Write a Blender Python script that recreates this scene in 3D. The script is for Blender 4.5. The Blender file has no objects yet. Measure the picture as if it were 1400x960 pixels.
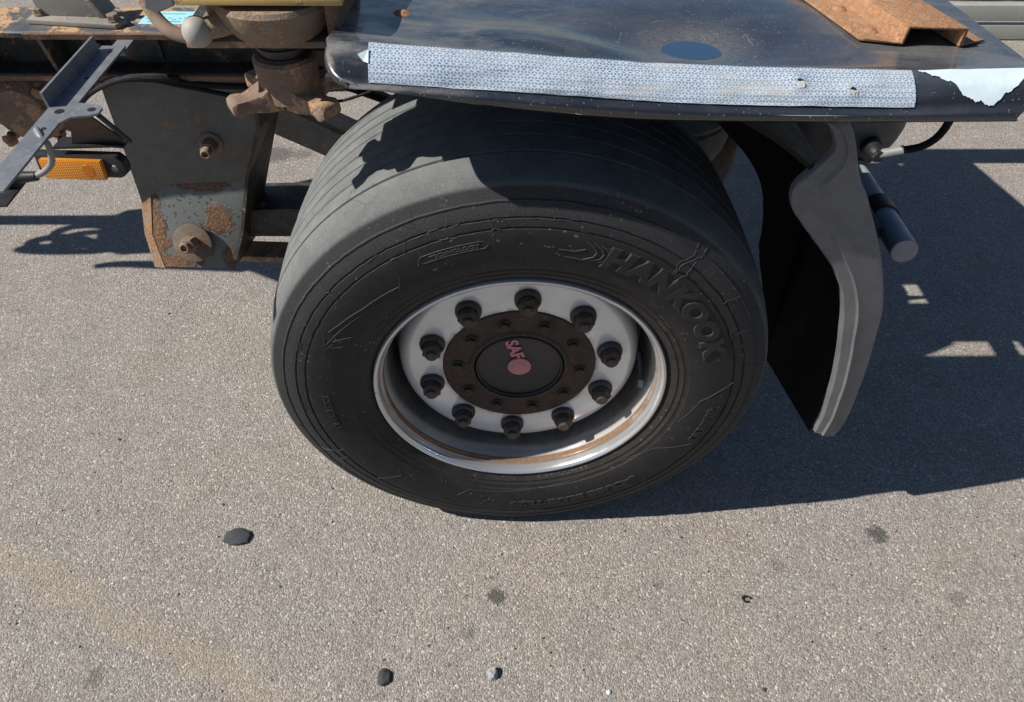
import bpy, bmesh, math, random
from mathutils import Vector, Matrix, noise
random.seed(7)
S = bpy.context.scene
COL = S.collection
PI = math.pi

# ------------------------------------------------------------------ camera, sky, sun, exposure
F, W = 985.0, 1400.0
cam_d = bpy.data.cameras.new("camera")
cam = bpy.data.objects.new("camera", cam_d)
COL.objects.link(cam)
cam_d.sensor_fit = 'HORIZONTAL'
cam_d.sensor_width = 36.0
cam_d.lens = F / W * 36.0
cam_d.clip_start = 0.02
cam_d.clip_end = 2000
yaw, pit, rol = .0351, .8083, .0175
cy, sy, cp, sp = math.cos(yaw), math.sin(yaw), math.cos(pit), math.sin(pit)
fw = Vector((sy * cp, cy * cp, -sp)); rt = Vector((cy, -sy, 0)); up = rt.cross(fw)
rt, up = rt * math.cos(rol) + up * math.sin(rol), up * math.cos(rol) - rt * math.sin(rol)
m = Matrix((rt, up, -fw)).transposed().to_4x4()
m.translation = Vector((-.0454, -.8408, 1.4088))
cam.matrix_world = m
S.camera = cam

KX, KY = 1.09, .155                                 # shadow shift per metre of height
SUN_D = Vector((KX, KY, -1.0)).normalized()      # the way the light travels
sun_d = bpy.data.lights.new("sun", 'SUN')
sun_d.energy = 5.0
sun_d.angle = math.radians(.53)
sun_d.color = (1, .95, .87)
sun = bpy.data.objects.new("sun", sun_d)
sun.rotation_euler = SUN_D.to_track_quat('-Z', 'Y').to_euler()
sun.location = (-3, 0, 5)
COL.objects.link(sun)
wld = bpy.data.worlds.new("World"); S.world = wld; wld.use_nodes = True
wt = wld.node_tree
sky = wt.nodes.new('ShaderNodeTexSky'); sky.sky_type = 'NISHITA'; sky.sun_disc = False
sky.sun_elevation = math.asin(-SUN_D.z)
sky.sun_rotation = math.atan2(-SUN_D.x, -SUN_D.y)
sky.air_density = 1.0; sky.dust_density = .4; sky.ozone_density = 4.0
bg = wt.nodes['Background']; bg.inputs['Strength'].default_value = .053
wt.links.new(sky.outputs[0], bg.inputs[0])
S.view_settings.view_transform = 'Standard'; S.view_settings.look = 'None'
S.view_settings.exposure = .44; S.view_settings.gamma = 1
S.render.engine = 'CYCLES'
S.cycles.max_bounces = 5; S.cycles.diffuse_bounces = 3; S.cycles.glossy_bounces = 3
S.cycles.use_denoising = True

# ------------------------------------------------------------------ node helpers
class NT:
    def __init__(s, name):
        s.m = bpy.data.materials.new(name); s.m.use_nodes = True
        s.t = s.m.node_tree; s.b = s.t.nodes['Principled BSDF']
        s.co = s.t.nodes.new('ShaderNodeTexCoord').outputs['Object']
    def lk(s, v, sock):
        if isinstance(v, bpy.types.NodeSocket): s.t.links.new(v, sock)
        elif v is not None:
            if isinstance(v, (tuple, list)) and len(v) == 3 and sock.type == 'RGBA': v = (*v, 1)
            sock.default_value = v
    def mth(s, op, a, b=None, c=None, clamp=False):
        n = s.t.nodes.new('ShaderNodeMath'); n.operation = op; n.use_clamp = clamp
        for i, v in enumerate((a, b, c)): s.lk(v, n.inputs[i]) if v is not None else None
        return n.outputs[0]
    def mix(s, f, a, b, mode='MIX'):
        n = s.t.nodes.new('ShaderNodeMix'); n.data_type = 'RGBA'; n.blend_type = mode
        s.lk(f, n.inputs['Factor']); s.lk(a, n.inputs[6]); s.lk(b, n.inputs[7])
        return n.outputs[2]
    def ramp(s, v, pts):
        n = s.t.nodes.new('ShaderNodeValToRGB'); s.lk(v, n.inputs[0]); e = n.color_ramp.elements
        while len(e) < len(pts): e.new(.5)
        for el, (p, c) in zip(e, pts):
            el.position = p; el.color = (c, c, c, 1) if not isinstance(c, tuple) else (*c, 1)
        return n.outputs[0]
    def rng(s, v, a, b, c=0., d=1.):
        n = s.t.nodes.new('ShaderNodeMapRange'); n.clamp = True
        for i, q in enumerate((v, a, b, c, d)): s.lk(q, n.inputs[i])
        return n.outputs[0]
    def noise(s, sc, det=3., ro=.55, co=None, dist=0.):
        n = s.t.nodes.new('ShaderNodeTexNoise'); s.lk(co if co is not None else s.co, n.inputs['Vector'])
        n.inputs['Scale'].default_value = sc; n.inputs['Detail'].default_value = det
        n.inputs['Roughness'].default_value = ro; n.inputs['Distortion'].default_value = dist
        return n.outputs[0]
    def vor(s, sc, feat='F1', co=None, rnd=1.):
        n = s.t.nodes.new('ShaderNodeTexVoronoi'); n.feature = feat; s.lk(co if co is not None else s.co, n.inputs['Vector'])
        n.inputs['Scale'].default_value = sc; n.inputs['Randomness'].default_value = rnd
        return n
    def xyz(s, v=None):
        n = s.t.nodes.new('ShaderNodeSeparateXYZ'); s.lk(v if v is not None else s.co, n.inputs[0]); return n.outputs
    def comb(s, x, y, z=0.):
        n = s.t.nodes.new('ShaderNodeCombineXYZ')
        for i, v in enumerate((x, y, z)): s.lk(v, n.inputs[i])
        return n.outputs[0]
    def scl(s, sx, sy, sz, rot=(0, 0, 0), loc=(0, 0, 0)):
        n = s.t.nodes.new('ShaderNodeMapping'); s.lk(s.co, n.inputs[0])
        n.inputs['Scale'].default_value = (sx, sy, sz); n.inputs['Rotation'].default_value = rot; n.inputs['Location'].default_value = loc
        return n.outputs[0]
    def bump(s, h, st=.5, d=.002, nrm=None):
        n = s.t.nodes.new('ShaderNodeBump'); s.lk(h, n.inputs['Height'])
        n.inputs['Strength'].default_value = st; n.inputs['Distance'].default_value = d
        if nrm is not None: s.lk(nrm, n.inputs['Normal'])
        return n.outputs[0]
    def out(s, col=None, rough=None, metal=None, nrm=None, spec=None, coat=None):
        for k, v in (('Base Color', col), ('Roughness', rough), ('Metallic', metal), ('Normal', nrm), ('Specular IOR Level', spec), ('Coat Weight', coat)):
            if v is not None: s.lk(v, s.b.inputs[k])
        return s.m
    def blob(s, x, y, r, asp=1., wob=None, soft=.22):
        p = s.xyz()
        dx = s.mth('DIVIDE', s.mth('SUBTRACT', p[0], x), r * asp); dy = s.mth('DIVIDE', s.mth('SUBTRACT', p[1], y), r)
        d = s.mth('SQRT', s.mth('ADD', s.mth('MULTIPLY', dx, dx), s.mth('MULTIPLY', dy, dy)))
        if wob is not None: d = s.mth('ADD', d, wob)
        return s.rng(d, 1 + soft, 1 - soft, 0., 1.)

def mat_asphalt():
    n = NT('asphalt')
    big = n.noise(1.1, 3, .6); mid = n.noise(9, 4, .65)
    wco = n.t.nodes.new('ShaderNodeMix'); wco.data_type = 'VECTOR'
    nz = n.t.nodes.new('ShaderNodeTexNoise'); n.lk(n.co, nz.inputs['Vector']); nz.inputs['Scale'].default_value = 260; nz.inputs['Detail'].default_value = 1
    wco.inputs[0].default_value = .003; n.lk(n.co, wco.inputs[4]); n.lk(nz.outputs['Color'], wco.inputs[5])
    co = wco.outputs[1]
    v = n.vor(275, co=co); v2 = n.vor(275, 'DISTANCE_TO_EDGE', co=co); v3 = n.vor(560); v5 = n.vor(75)
    cr = n.xyz(v.outputs['Color'])
    cell = n.ramp(cr[0], [(0, (.2, .182, .164)), (.25, (.27, .246, .222)), (.75, (.335, .306, .274)), (.95, (.41, .377, .338)), (1, (.58, .545, .495))])
    tint = n.mix(n.rng(cr[1], .75, 1.), cell, n.mix(.5, cell, (.4, .3, .225)))
    fine = n.ramp(n.xyz(v3.outputs['Color'])[0], [(0, .72), (.5, 1.), (1, 1.3)])
    c = n.mix(1., tint, fine, 'MULTIPLY')
    edge = n.rng(v2.outputs[0], 0.0, .16)
    c = n.mix(n.mth('MULTIPLY', n.mth('SUBTRACT', 1., edge), .5), c, (.095, .086, .078))
    c = n.mix(n.rng(n.noise(3.2, 4, .6), .45, .7, 0., .5), c, n.mix(1., c, (1.06, .97, .92), 'MULTIPLY'))
    c = n.mix(n.rng(mid, .35, .7, 0., .45), c, n.mix(1., c, (.72, .7, .68), 'MULTIPLY'))
    c = n.mix(n.rng(big, .3, .7, 0., .35), c, n.mix(1., c, (1.16, 1.12, 1.06), 'MULTIPLY'))
    c = n.mix(1., c, (.975, 1., 1.03), 'MULTIPLY')
    # rare bigger stones and dark pits
    v5c = n.xyz(v5.outputs['Color'])
    sz = n.mth('MULTIPLY', n.rng(v5c[1], 0., 1., .1, .3), n.mth('GREATER_THAN', v5c[0], .8))
    stone = n.mth('LESS_THAN', v5.outputs['Distance'], sz)
    c = n.mix(n.mth('MULTIPLY', stone, .6), c, n.ramp(v5c[2], [(0, (.07, .065, .06)), (.45, (.2, .16, .13)), (.7, (.48, .43, .36)), (1, (.62, .58, .52))]))
    # ochre dust streak
    p = n.xyz()
    wob = n.mth('MULTIPLY', n.mth('SUBTRACT', n.noise(6, 4, .6), .5), .14)
    ln = n.mth('ADD', n.mth('ADD', n.mth('MULTIPLY', p[0], .415), n.mth('MULTIPLY', p[1], .91)), .53)
    bandd = n.mth('ABSOLUTE', n.mth('ADD', ln, wob))
    band = n.mth('MULTIPLY', n.rng(bandd, .042, .012), n.rng(n.noise(45, 3, .6), .3, .62, .35, 1.))
    band = n.mth('MULTIPLY', band, n.rng(p[0], -.1, -.5))
    c = n.mix(n.mth('MULTIPLY', band, .55), c, n.mix(.5, c, (.37, .275, .155)))
    # oil and tar stains
    w2 = n.mth('MULTIPLY', n.mth('SUBTRACT', n.noise(95, 4, .7), .5), 2.4)
    st = None
    for (x, y, r, a, k) in ((-.044, -.187, .017, 1.15, .75), (.79, -.06, .02, 1.1, .75), (-.102, -.261, .012, 1.2, .35), (-.8, -.335, .02, .7, .4), (-.84, 1.5, .05, 1.5, .6),
                            (-.74, 1.5, .03, 1.3, .45), (.29, -.17, .008, 1.3, .4), (.55, -.13, .012, 1.3, .3), (.9, -.21, .016, 1.2, .35)):
        b = n.mth('MULTIPLY', n.blob(x, y, r, a, w2), k)
        st = b if st is None else n.mth('MAXIMUM', st, b)
    c = n.mix(st, c, (.045, .043, .04))
    h = n.mth('ADD', n.mth('MULTIPLY', n.mth('SUBTRACT', 1., v.outputs['Distance']), 1.), n.mth('MULTIPLY', n.noise(700, 2), .35))
    h = n.mth('ADD', h, n.mth('MULTIPLY', n.noise(55, 3), .9))
    return n.out(c, .92, nrm=n.bump(h, .8, .0021), spec=.25)

def mat_rubber():
    n = NT('tyre_rubber')
    p = n.xyz()
    r = n.mth('SQRT', n.mth('ADD', n.mth('MULTIPLY', p[0], p[0]), n.mth('MULTIPLY', p[2], p[2])))
    tread = n.mth('MULTIPLY', n.rng(r, .4255, .4300), n.mth('GREATER_THAN', p[1], -.008))
    ns = n.noise(38, 4, .65); fine = n.noise(900, 2, .6)
    wall = n.mix(n.rng(ns, .35, .75, 0., .8), (.0125, .013, .0142), (.0225, .023, .0245))
    outer = n.rng(r, .355, .395)
    wall = n.mix(n.mth('MULTIPLY', outer, n.rng(fine, .4, .62, .1, .9)), wall, (.05, .051, .053))
    brown = n.mth('MULTIPLY', n.rng(r, .325, .28), n.rng(ns, .3, .7, .3, 1.))
    wall = n.mix(n.mth('MULTIPLY', brown, .7), wall, (.038, .032, .027))
    tr = n.mix(n.rng(n.noise(24, 4, .7), .3, .72), (.115, .123, .123), (.18, .188, .185))
    tr = n.mix(n.rng(r, .443, .433, 0., .45), tr, (.06, .063, .064))
    tr = n.mix(n.rng(n.noise(7, 4, .7, dist=.6), .5, .66, 0., .5), tr, (.075, .078, .079))
    tr = n.mix(n.rng(fine, .55, .7), tr, (.24, .245, .238))
    tr = n.mix(n.rng(n.noise(11, 3, .6), .6, .75, 0., .4), tr, (.09, .092, .09))
    c = n.mix(tread, wall, tr)
    speck = n.mth('MULTIPLY', n.mth('GREATER_THAN', n.xyz(n.vor(330).outputs['Color'])[0], .985), n.rng(n.noise(16, 2), .48, .6))
    c = n.mix(n.mth('MULTIPLY', speck, .35), c, (.3, .29, .27))
    # small cracks of the outer sidewall
    crk = n.vor(30, 'DISTANCE_TO_EDGE', co=None)
    crack = n.mth('MULTIPLY', n.rng(crk.outputs[0], .014, .0), n.mth('MULTIPLY', outer, n.rng(n.noise(13, 2), .52, .62)))
    h = n.mth('ADD', n.mth('MULTIPLY', fine, n.mth('ADD', n.mth('MULTIPLY', outer, 1.3), .35)), n.mth('MULTIPLY', ns, 1.2))
    h = n.mth('SUBTRACT', h, n.mth('MULTIPLY', crack, 2.2))
    return n.out(c, n.mix(tread, (.62, .62, .62), (.85, .85, .85)), nrm=n.bump(h, .75, .0011), spec=.3)

def mat_letter():
    n = NT('raised_rubber')
    return n.out(n.mix(n.noise(300, 2), (.026, .026, .025), (.07, .069, .066)), .6, spec=.4)

def mat_letterfill():
    n = NT('moulded_rubber'); q = n.noise(38, 4, .65); f = n.noise(900, 2, .6)
    return n.out(n.mix(q, (.013, .0135, .0145), (.027, .0275, .029)), .6, nrm=n.bump(f, .6, .0008), spec=.3)

def mat_paint(name, base, rust=.2, rsc=18., dust=.2, rough=.5, metal=0., rc=((.16, .075, .035), (.34, .175, .08)), dustc=(.3, .25, .19), bumpd=.0012, spec=.5):
    n = NT(name)
    a = n.noise(rsc, 6, .68, dist=.4); f = n.noise(rsc * 9, 4, .7)
    t = .74 - .5 * rust
    mk = n.rng(n.mth('ADD', a, n.mth('MULTIPLY', n.mth('SUBTRACT', f, .5), .25)), t, t + .05)
    rustc = n.mix(n.rng(f, .3, .7), (*rc[0],), (*rc[1],))
    base2 = n.mix(n.rng(n.noise(7, 4, .6), .3, .7), base, tuple(x * .75 for x in base))
    base2 = n.mix(n.mth('MULTIPLY', n.rng(n.noise(26, 5, .7), .38, .75), dust), base2, dustc)
    c = n.mix(mk, base2, rustc)
    speck = n.mth('GREATER_THAN', n.xyz(n.vor(260).outputs['Color'])[0], .975)
    c = n.mix(n.mth('MULTIPLY', speck, .35 * dust + .1), c, dustc)
    h = n.mth('ADD', n.mth('MULTIPLY', mk, n.mth('ADD', f, .3)), n.mth('MULTIPLY', f, .22))
    rg = n.mix(mk, (rough,) * 3, (.93,) * 3)
    rg = n.mix(n.rng(n.noise(40, 3), .35, .7, 0., .35), rg, (.8, .8, .8))
    mt = n.mth('MULTIPLY', n.mth('SUBTRACT', 1., mk), metal)
    return n.out(c, rg, mt, n.bump(h, .7, bumpd), spec=spec)

def mat_guard():
    n = NT('dusty_plastic')
    p = n.xyz()
    sx = n.noise(13, 7, .72, co=n.scl(.7, 1.5, 1, rot=(0, 0, .12)), dist=.5); f = n.noise(160, 3, .7)
    c = n.mix(n.rng(n.noise(5, 3), .3, .7), (.025, .033, .048), (.037, .046, .063))  # sky reflection's blue put into the base colour of the upward faces
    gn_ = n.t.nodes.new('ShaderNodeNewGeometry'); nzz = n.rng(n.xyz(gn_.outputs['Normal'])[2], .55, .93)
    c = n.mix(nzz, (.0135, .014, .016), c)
    left = n.rng(p[0], .12, -.26)
    d = n.mth('MULTIPLY', n.rng(sx, .42, .74), n.mth('ADD', n.mth('MULTIPLY', left, .75), .14))
    # dried dust rings around the puddle
    dx = n.mth('DIVIDE', n.mth('SUBTRACT', p[0], .213), .052); dy = n.mth('DIVIDE', n.mth('SUBTRACT', p[1], .105), .042)
    rr = n.mth('ADD', n.mth('SQRT', n.mth('ADD', n.mth('MULTIPLY', dx, dx), n.mth('MULTIPLY', dy, dy))), n.mth('MULTIPLY', n.mth('SUBTRACT', n.noise(22, 4, .6), .5), .7))
    ring = n.mth('MULTIPLY', n.rng(rr, 2.1, .9), .3)
    ring = n.mth('MAXIMUM', ring, n.mth('MULTIPLY', n.rng(n.mth('ABSOLUTE', n.mth('SUBTRACT', rr, 1.75)), .035, .0), n.rng(n.noise(30, 3), .45, .6, 0., .5)))
    d = n.mth('MAXIMUM', d, n.mth('MULTIPLY', ring, n.rng(f, .3, .6, .4, 1.)))
    # dusty halo by the rusty bracket
    hd = n.mth('MULTIPLY', n.rng(p[0], .345, .45), n.mth('MULTIPLY', n.rng(p[1], -.03, .035), n.rng(sx, .3, .6)))
    d = n.mth('MAXIMUM', d, n.mth('MULTIPLY', hd, .34))
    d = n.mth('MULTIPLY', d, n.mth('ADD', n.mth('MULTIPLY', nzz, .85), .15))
    c = n.mix(d, c, (.27, .255, .22))
    scr = n.noise(30, 2, .5, co=n.scl(.12, 9, 1, rot=(0, 0, -.5))); scr2 = n.noise(34, 2, .5, co=n.scl(9, .15, 1, rot=(0, 0, .35)))
    sc = n.mth('MAXIMUM', n.rng(scr, .73, .77), n.rng(scr2, .74, .78))
    sc = n.mth('MULTIPLY', sc, n.rng(n.noise(6, 2), .44, .58))
    c = n.mix(n.mth('MULTIPLY', sc, .65), c, (.36, .36, .35))
    speck = n.mth('GREATER_THAN', n.xyz(n.vor(650).outputs['Color'])[0], .99)
    c = n.mix(n.mth('MULTIPLY', speck, .4), c, (.34, .32, .29))
    rg = n.mix(n.mth('ADD', n.mth('MULTIPLY', d, 1.3), n.rng(n.noise(60, 3), .3, .7, 0., .25), clamp=True), (.15,) * 3, (.72,) * 3)
    h = n.mth('ADD', n.noise(9, 3), n.mth('MULTIPLY', f, .06))
    return n.out(c, rg, nrm=n.bump(h, .3, .004), spec=.8, coat=.4)

def mat_tape():
    n = NT('reflective_tape')
    uv = n.t.nodes.new('ShaderNodeTexCoord').outputs['UV']
    u = n.xyz(uv); s = .0082
    x = n.mth('DIVIDE', u[0], s); y = n.mth('DIVIDE', u[1], s)
    h3 = math.sqrt(3)
    def cell(ox, oy):
        a = n.mth('SUBTRACT', n.mth('FLOORED_MODULO', n.mth('ADD', x, ox), 1.), .5)
        b = n.mth('SUBTRACT', n.mth('FLOORED_MODULO', n.mth('ADD', y, oy), h3), h3 / 2)
        return a, b, n.mth('ADD', n.mth('MULTIPLY', a, a), n.mth('MULTIPLY', b, b))
    a1, b1, d1 = cell(0, 0); a2, b2, d2 = cell(.5, h3 / 2)
    k = n.mth('LESS_THAN', d1, d2)
    def sel(p, q): return n.mth('ADD', n.mth('MULTIPLY', k, p), n.mth('MULTIPLY', n.mth('SUBTRACT', 1., k), q))
    gx, gy = sel(a1, a2), sel(b1, b2)
    ax, ay = n.mth('ABSOLUTE', gx), n.mth('ABSOLUTE', gy)
    e = n.mth('SUBTRACT', .5, n.mth('MAXIMUM', ax, n.mth('ADD', n.mth('MULTIPLY', ax, .5), n.mth('MULTIPLY', ay, h3 / 2))))
    dist = e
    for ang in (90, 210, 330):
        cx, sx = math.cos(math.radians(ang)), math.sin(math.radians(ang))
        al = n.mth('ADD', n.mth('MULTIPLY', gx, cx), n.mth('MULTIPLY', gy, sx))
        pe = n.mth('ABSOLUTE', n.mth('SUBTRACT', n.mth('MULTIPLY', gx, -sx), n.mth('MULTIPLY', gy, -cx)))
        dist = n.mth('MINIMUM', dist, n.mth('ADD', pe, n.mth('MULTIPLY', n.mth('LESS_THAN', al, 0.), 9.)))
    line = n.rng(dist, .105, .045)
    ns = n.noise(20, 5, .65)
    cellc = n.mix(n.rng(ns, .35, .65), (.17, .24, .33), (.28, .355, .44))
    c = n.mix(line, cellc, (.56, .62, .69))
    c = n.mix(n.rng(n.noise(30, 4, .6, co=n.scl(.4, 1.5, 1.5)), .55, .75, 0., .65), c, (.5, .49, .46))
    rub = n.mth('MULTIPLY', n.rng(n.noise(14, 3, .6, co=n.scl(.35, 2, 2)), .56, .66), .6)
    c = n.mix(rub, c, (.5, .5, .49))
    return n.out(c, n.rng(ns, .3, .7, .2, .42), .12, n.bump(n.mth('ADD', n.mth('ADD', n.noise(9, 3), n.mth('MULTIPLY', n.noise(9, 3, .6, co=n.scl(.5, 6, 6)), 1.1)), n.mth('MULTIPLY', line, .015)), .7, .006), spec=.6)

def mat_plain(name, c, rough=.5, metal=0., nsc=40., var=.25, bd=.0004, spec=.5):
    n = NT(name); q = n.noise(nsc, 4, .65)
    return n.out(n.mix(q, tuple(x * (1 - var) for x in c), tuple(min(1, x * (1 + var)) for x in c)), n.rng(q, .3, .7, max(.03, rough - .12), min(1, rough + .12)), metal, n.bump(n.noise(nsc * 6, 3), .5, bd), spec=spec)

def mat_rim():
    n = NT('wheel_metal')
    p = n.xyz()
    r = n.mth('SQRT', n.mth('ADD', n.mth('MULTIPLY', p[0], p[0]), n.mth('MULTIPLY', p[2], p[2])))
    q = n.noise(12, 5, .65); f = n.noise(140, 4, .7)
    c = n.mix(n.rng(q, .35, .7), (.82, .82, .81), (.68, .68, .675))
    c = n.mix(n.mth('GREATER_THAN', r, .2285), c, n.mix(q, (.52, .51, .49), (.4, .385, .36)))
    c = n.mix(n.mth('GREATER_THAN', r, .2478), c, (.6, .61, .62))
    # brown dirt line behind the flange, worn by road salt
    groove = n.mth('MULTIPLY', n.rng(n.mth('ABSOLUTE', n.mth('SUBTRACT', p[1], .0175)), .0095, .005), n.mth('GREATER_THAN', r, .239))
    groove = n.mth('MULTIPLY', groove, n.rng(n.mth('ADD', q, n.mth('MULTIPLY', p[2], -1.1)), .3, .6))
    c = n.mix(n.mth('MULTIPLY', groove, n.rng(f, .25, .6, .6, 1.)), c, n.mix(f, (.12, .06, .03), (.34, .19, .09)))
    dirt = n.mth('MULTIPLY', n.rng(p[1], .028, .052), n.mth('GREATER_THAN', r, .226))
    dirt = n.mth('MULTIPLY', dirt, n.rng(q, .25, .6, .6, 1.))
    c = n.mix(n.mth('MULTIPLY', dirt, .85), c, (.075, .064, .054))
    # grime round the hub and in the nut pockets, nicks of the flange
    c = n.mix(n.mth('MULTIPLY', n.rng(r, .150, .141), n.rng(n.noise(50, 3, .6), .35, .7, 0., .8)), c, (.12, .08, .06))
    chip = n.mth('MULTIPLY', n.mth('GREATER_THAN', r, .25), n.mth('MULTIPLY', n.mth('GREATER_THAN', n.xyz(n.vor(70).outputs['Color'])[0], .93), n.mth('LESS_THAN', n.vor(70).outputs['Distance'], .24)))
    c = n.mix(n.mth('MULTIPLY', chip, .8), c, (.09, .06, .045))
    return n.out(c, n.rng(q, .3, .7, .13, .27), n.mth('ADD', n.mth('MULTIPLY', n.mth('GREATER_THAN', r, .2478), .4), .28), n.bump(f, .3, .0003), spec=.6)

def mat_foot():
    n = NT('worn_grey_paint'); p = n.xyz()
    a = n.noise(30, 6, .72, dist=.5); f = n.noise(170, 4, .75); w = n.mth('MULTIPLY', n.mth('SUBTRACT', a, .5), 3.2)
    mk = None
    for (x, z, rx, rz) in ((-.672, .527, .05, .012), (-.797, .43, .03, .09), (-.755, .365, .05, .022), (-.65, .452, .034, .03), (-.625, .36, .03, .03)):
        dx = n.mth('DIVIDE', n.mth('SUBTRACT', p[0], x), rx); dz = n.mth('DIVIDE', n.mth('SUBTRACT', p[2], z), rz)
        d = n.mth('ADD', n.mth('SQRT', n.mth('ADD', n.mth('MULTIPLY', dx, dx), n.mth('MULTIPLY', dz, dz))), w)
        b = n.rng(d, 1.12, .8); mk = b if mk is None else n.mth('MAXIMUM', mk, b)
    run = n.mth('MULTIPLY', n.rng(n.noise(26, 4, .6, co=n.scl(1.6, 1, .18)), .56, .7), .4)          # rust runs
    base = n.mix(n.rng(n.noise(9, 4, .6), .3, .7), (.13, .142, .137), (.095, .105, .102))
    base = n.mix(run, base, (.2, .12, .07))
    base = n.mix(n.mth('GREATER_THAN', n.xyz(n.vor(190).outputs['Color'])[0], .95), base, (.06, .05, .045))
    rust = n.ramp(f, [(.25, (.05, .03, .022)), (.5, (.19, .1, .055)), (.75, (.36, .22, .13))])
    h = n.mth('ADD', n.mth('MULTIPLY', mk, n.mth('ADD', n.mth('MULTIPLY', f, 2.2), .4)), n.mth('MULTIPLY', f, .2))
    return n.out(n.mix(mk, base, rust), n.mix(mk, (.5,) * 3, (.95,) * 3), nrm=n.bump(h, .9, .003))

M = {}
M['asphalt'] = mat_asphalt(); M['rubber'] = mat_rubber(); M['letter'] = mat_letter(); M['guard'] = mat_guard(); M['letterfill'] = mat_letterfill()
M['tape'] = mat_tape(); M['rim'] = mat_rim()
M['frame'] = mat_paint('frame_paint', (.05, .053, .058), .34, 12, .35, .5)
M['brace'] = mat_paint('brace_paint', (.014, .015, .018), .0, 12, .07, .55)
M['frame_dark'] = mat_paint('frame_paint_grimy', (.018, .018, .02), .26, 14, .25, .55)
M['hanger'] = mat_paint('hanger_paint', (.085, .09, .09), .3, 9, .2, .45)
M['flange_rust'] = mat_paint('flaking_flange', (.07, .075, .085), .5, 10, .3, .55, rc=((.3, .17, .08), (.52, .33, .17)))
M['tearing'] = mat_plain('torn_film', (.5, .5, .48), .5, 0, 60, .2)
M['washer'] = mat_paint('rusty_washer', (.12, .09, .07), .45, 40, .4, .85, rc=((.1, .055, .03), (.24, .15, .09)))
M['foot'] = mat_foot()
M['fold_rust'] = mat_paint('rusted_fold', (.3, .2, .13), .6, 26, .4, .9, rc=((.2, .1, .05), (.42, .24, .13)))
M['edge_rust'] = mat_paint('rusted_edge', (.1, .07, .05), .62, 40, .5, .9, rc=((.1, .05, .03), (.26, .15, .09)))
M['rust'] = mat_paint('bright_rust', (.3, .15, .075), .55, 30, .4, .9, rc=((.19, .085, .04), (.44, .24, .12)), dustc=(.55, .38, .24))
M['cast'] = mat_paint('rusty_cast_iron', (.19, .125, .09), .5, 20, .4, .9, rc=((.25, .15, .09), (.42, .27, .165)), bumpd=.002)
M['casttan'] = mat_paint('dusty_cast_iron', (.21, .155, .11), .45, 26, .55, .9, rc=((.2, .12, .075), (.36, .25, .16)), bumpd=.0016)
M['ball'] = mat_paint('worn_ball', (.34, .33, .31), .28, 30, .3, .6)
M['bolt'] = mat_paint('rusty_bolt', (.22, .15, .105), .4, 60, .6, .8, rc=((.2, .11, .06), (.38, .25, .15)))
M['nut'] = mat_paint('brown_nut', (.055, .045, .04), .4, 50, .3, .55, metal=.3, rc=((.05, .03, .022), (.12, .075, .05)))
M['hub'] = mat_paint('brown_hub', (.038, .027, .021), .5, 22, .12, .75, rc=((.045, .026, .018), (.095, .055, .037)))
M['cap'] = mat_plain('black_cap', (.017, .017, .02), .45)
M['pink'] = mat_plain('faded_red_print', (.52, .2, .21), .6)
M['white'] = mat_plain('peeling_white_film', (.56, .66, .71), .4, 0, 30, .1)
M['galv'] = mat_paint('galvanised_steel', (.2, .22, .245), .12, 22, .3, .42, metal=.4, dustc=(.5, .48, .44))
M['dirtysteel'] = mat_paint('dirty_steel', (.25, .245, .23), .25, 14, .6, .7, rc=((.2, .14, .09), (.36, .27, .18)))
M['alu'] = mat_plain('dull_aluminium', (.4, .41, .37), .45, .3, 18, .12)
M['plastic'] = mat_plain('black_plastic', (.014, .014, .015), .5)
M['cable'] = mat_plain('black_cable', (.011, .011, .012), .75, spec=.25)
M['cablegrey'] = mat_plain('grey_cable', (.2, .205, .21), .5)
M['flap'] = mat_paint('grey_rubber', (.125, .127, .134), .0, 9, .6, .5, dustc=(.18, .18, .185), bumpd=.0009)
M['fender'] = mat_plain('black_fender', (.008, .008, .008), .75, 0, 20, .4, .001, spec=.25)
M['pipe'] = mat_paint('blue_grey_paint', (.3, .375, .43), .05, 20, .15, .4)
M['tank'] = mat_paint('tank_paint', (.055, .056, .06), .05, 12, .2, .45)
M['bag'] = mat_paint('dusty_rubber', (.2, .18, .155), .0, 12, .5, .85, dustc=(.34, .31, .26))
M['bagdark'] = mat_paint('dark_rubber', (.035, .03, .027), .3, 12, .3, .8, rc=((.05, .035, .025), (.085, .06, .045)))
M['sticker'] = mat_plain('pale_blue_sticker', (.34, .66, .74), .5, 0, 60, .12)
M['ink'] = mat_plain('sticker_ink', (.06, .12, .16), .6)
M['yellow'] = mat_paint('yellow_paint', (.6, .4, .12), .34, 16, .35, .55, rc=((.22, .15, .08), (.4, .28, .15)))
M['stone'] = mat_plain('dark_stone', (.042, .044, .047), .85, 0, 160, .45, .0015)
M['greystone'] = mat_plain('grey_stone', (.3, .3, .3), .85, 0, 120, .5, .002)
M['grit'] = mat_plain('pale_grit', (.42, .37, .31), .9, 0, 300, .6, .001)
M['capgrey'] = mat_plain('grey_cap', (.3, .3, .3), .6)
M['soil'] = mat_plain('dark_soil', (.05, .032, .026), .95, 0, 30, .6, .01)
n = NT('sky_tinted_water'); n.b.inputs['Base Color'].default_value = (.03, .065, .125, 1); n.b.inputs['Roughness'].default_value = .01; n.b.inputs['IOR'].default_value = 1.6; n.b.inputs['Specular IOR Level'].default_value = 1.  # blue of the reflected sky mixed into the water's base colour
M['water'] = n.m
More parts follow.
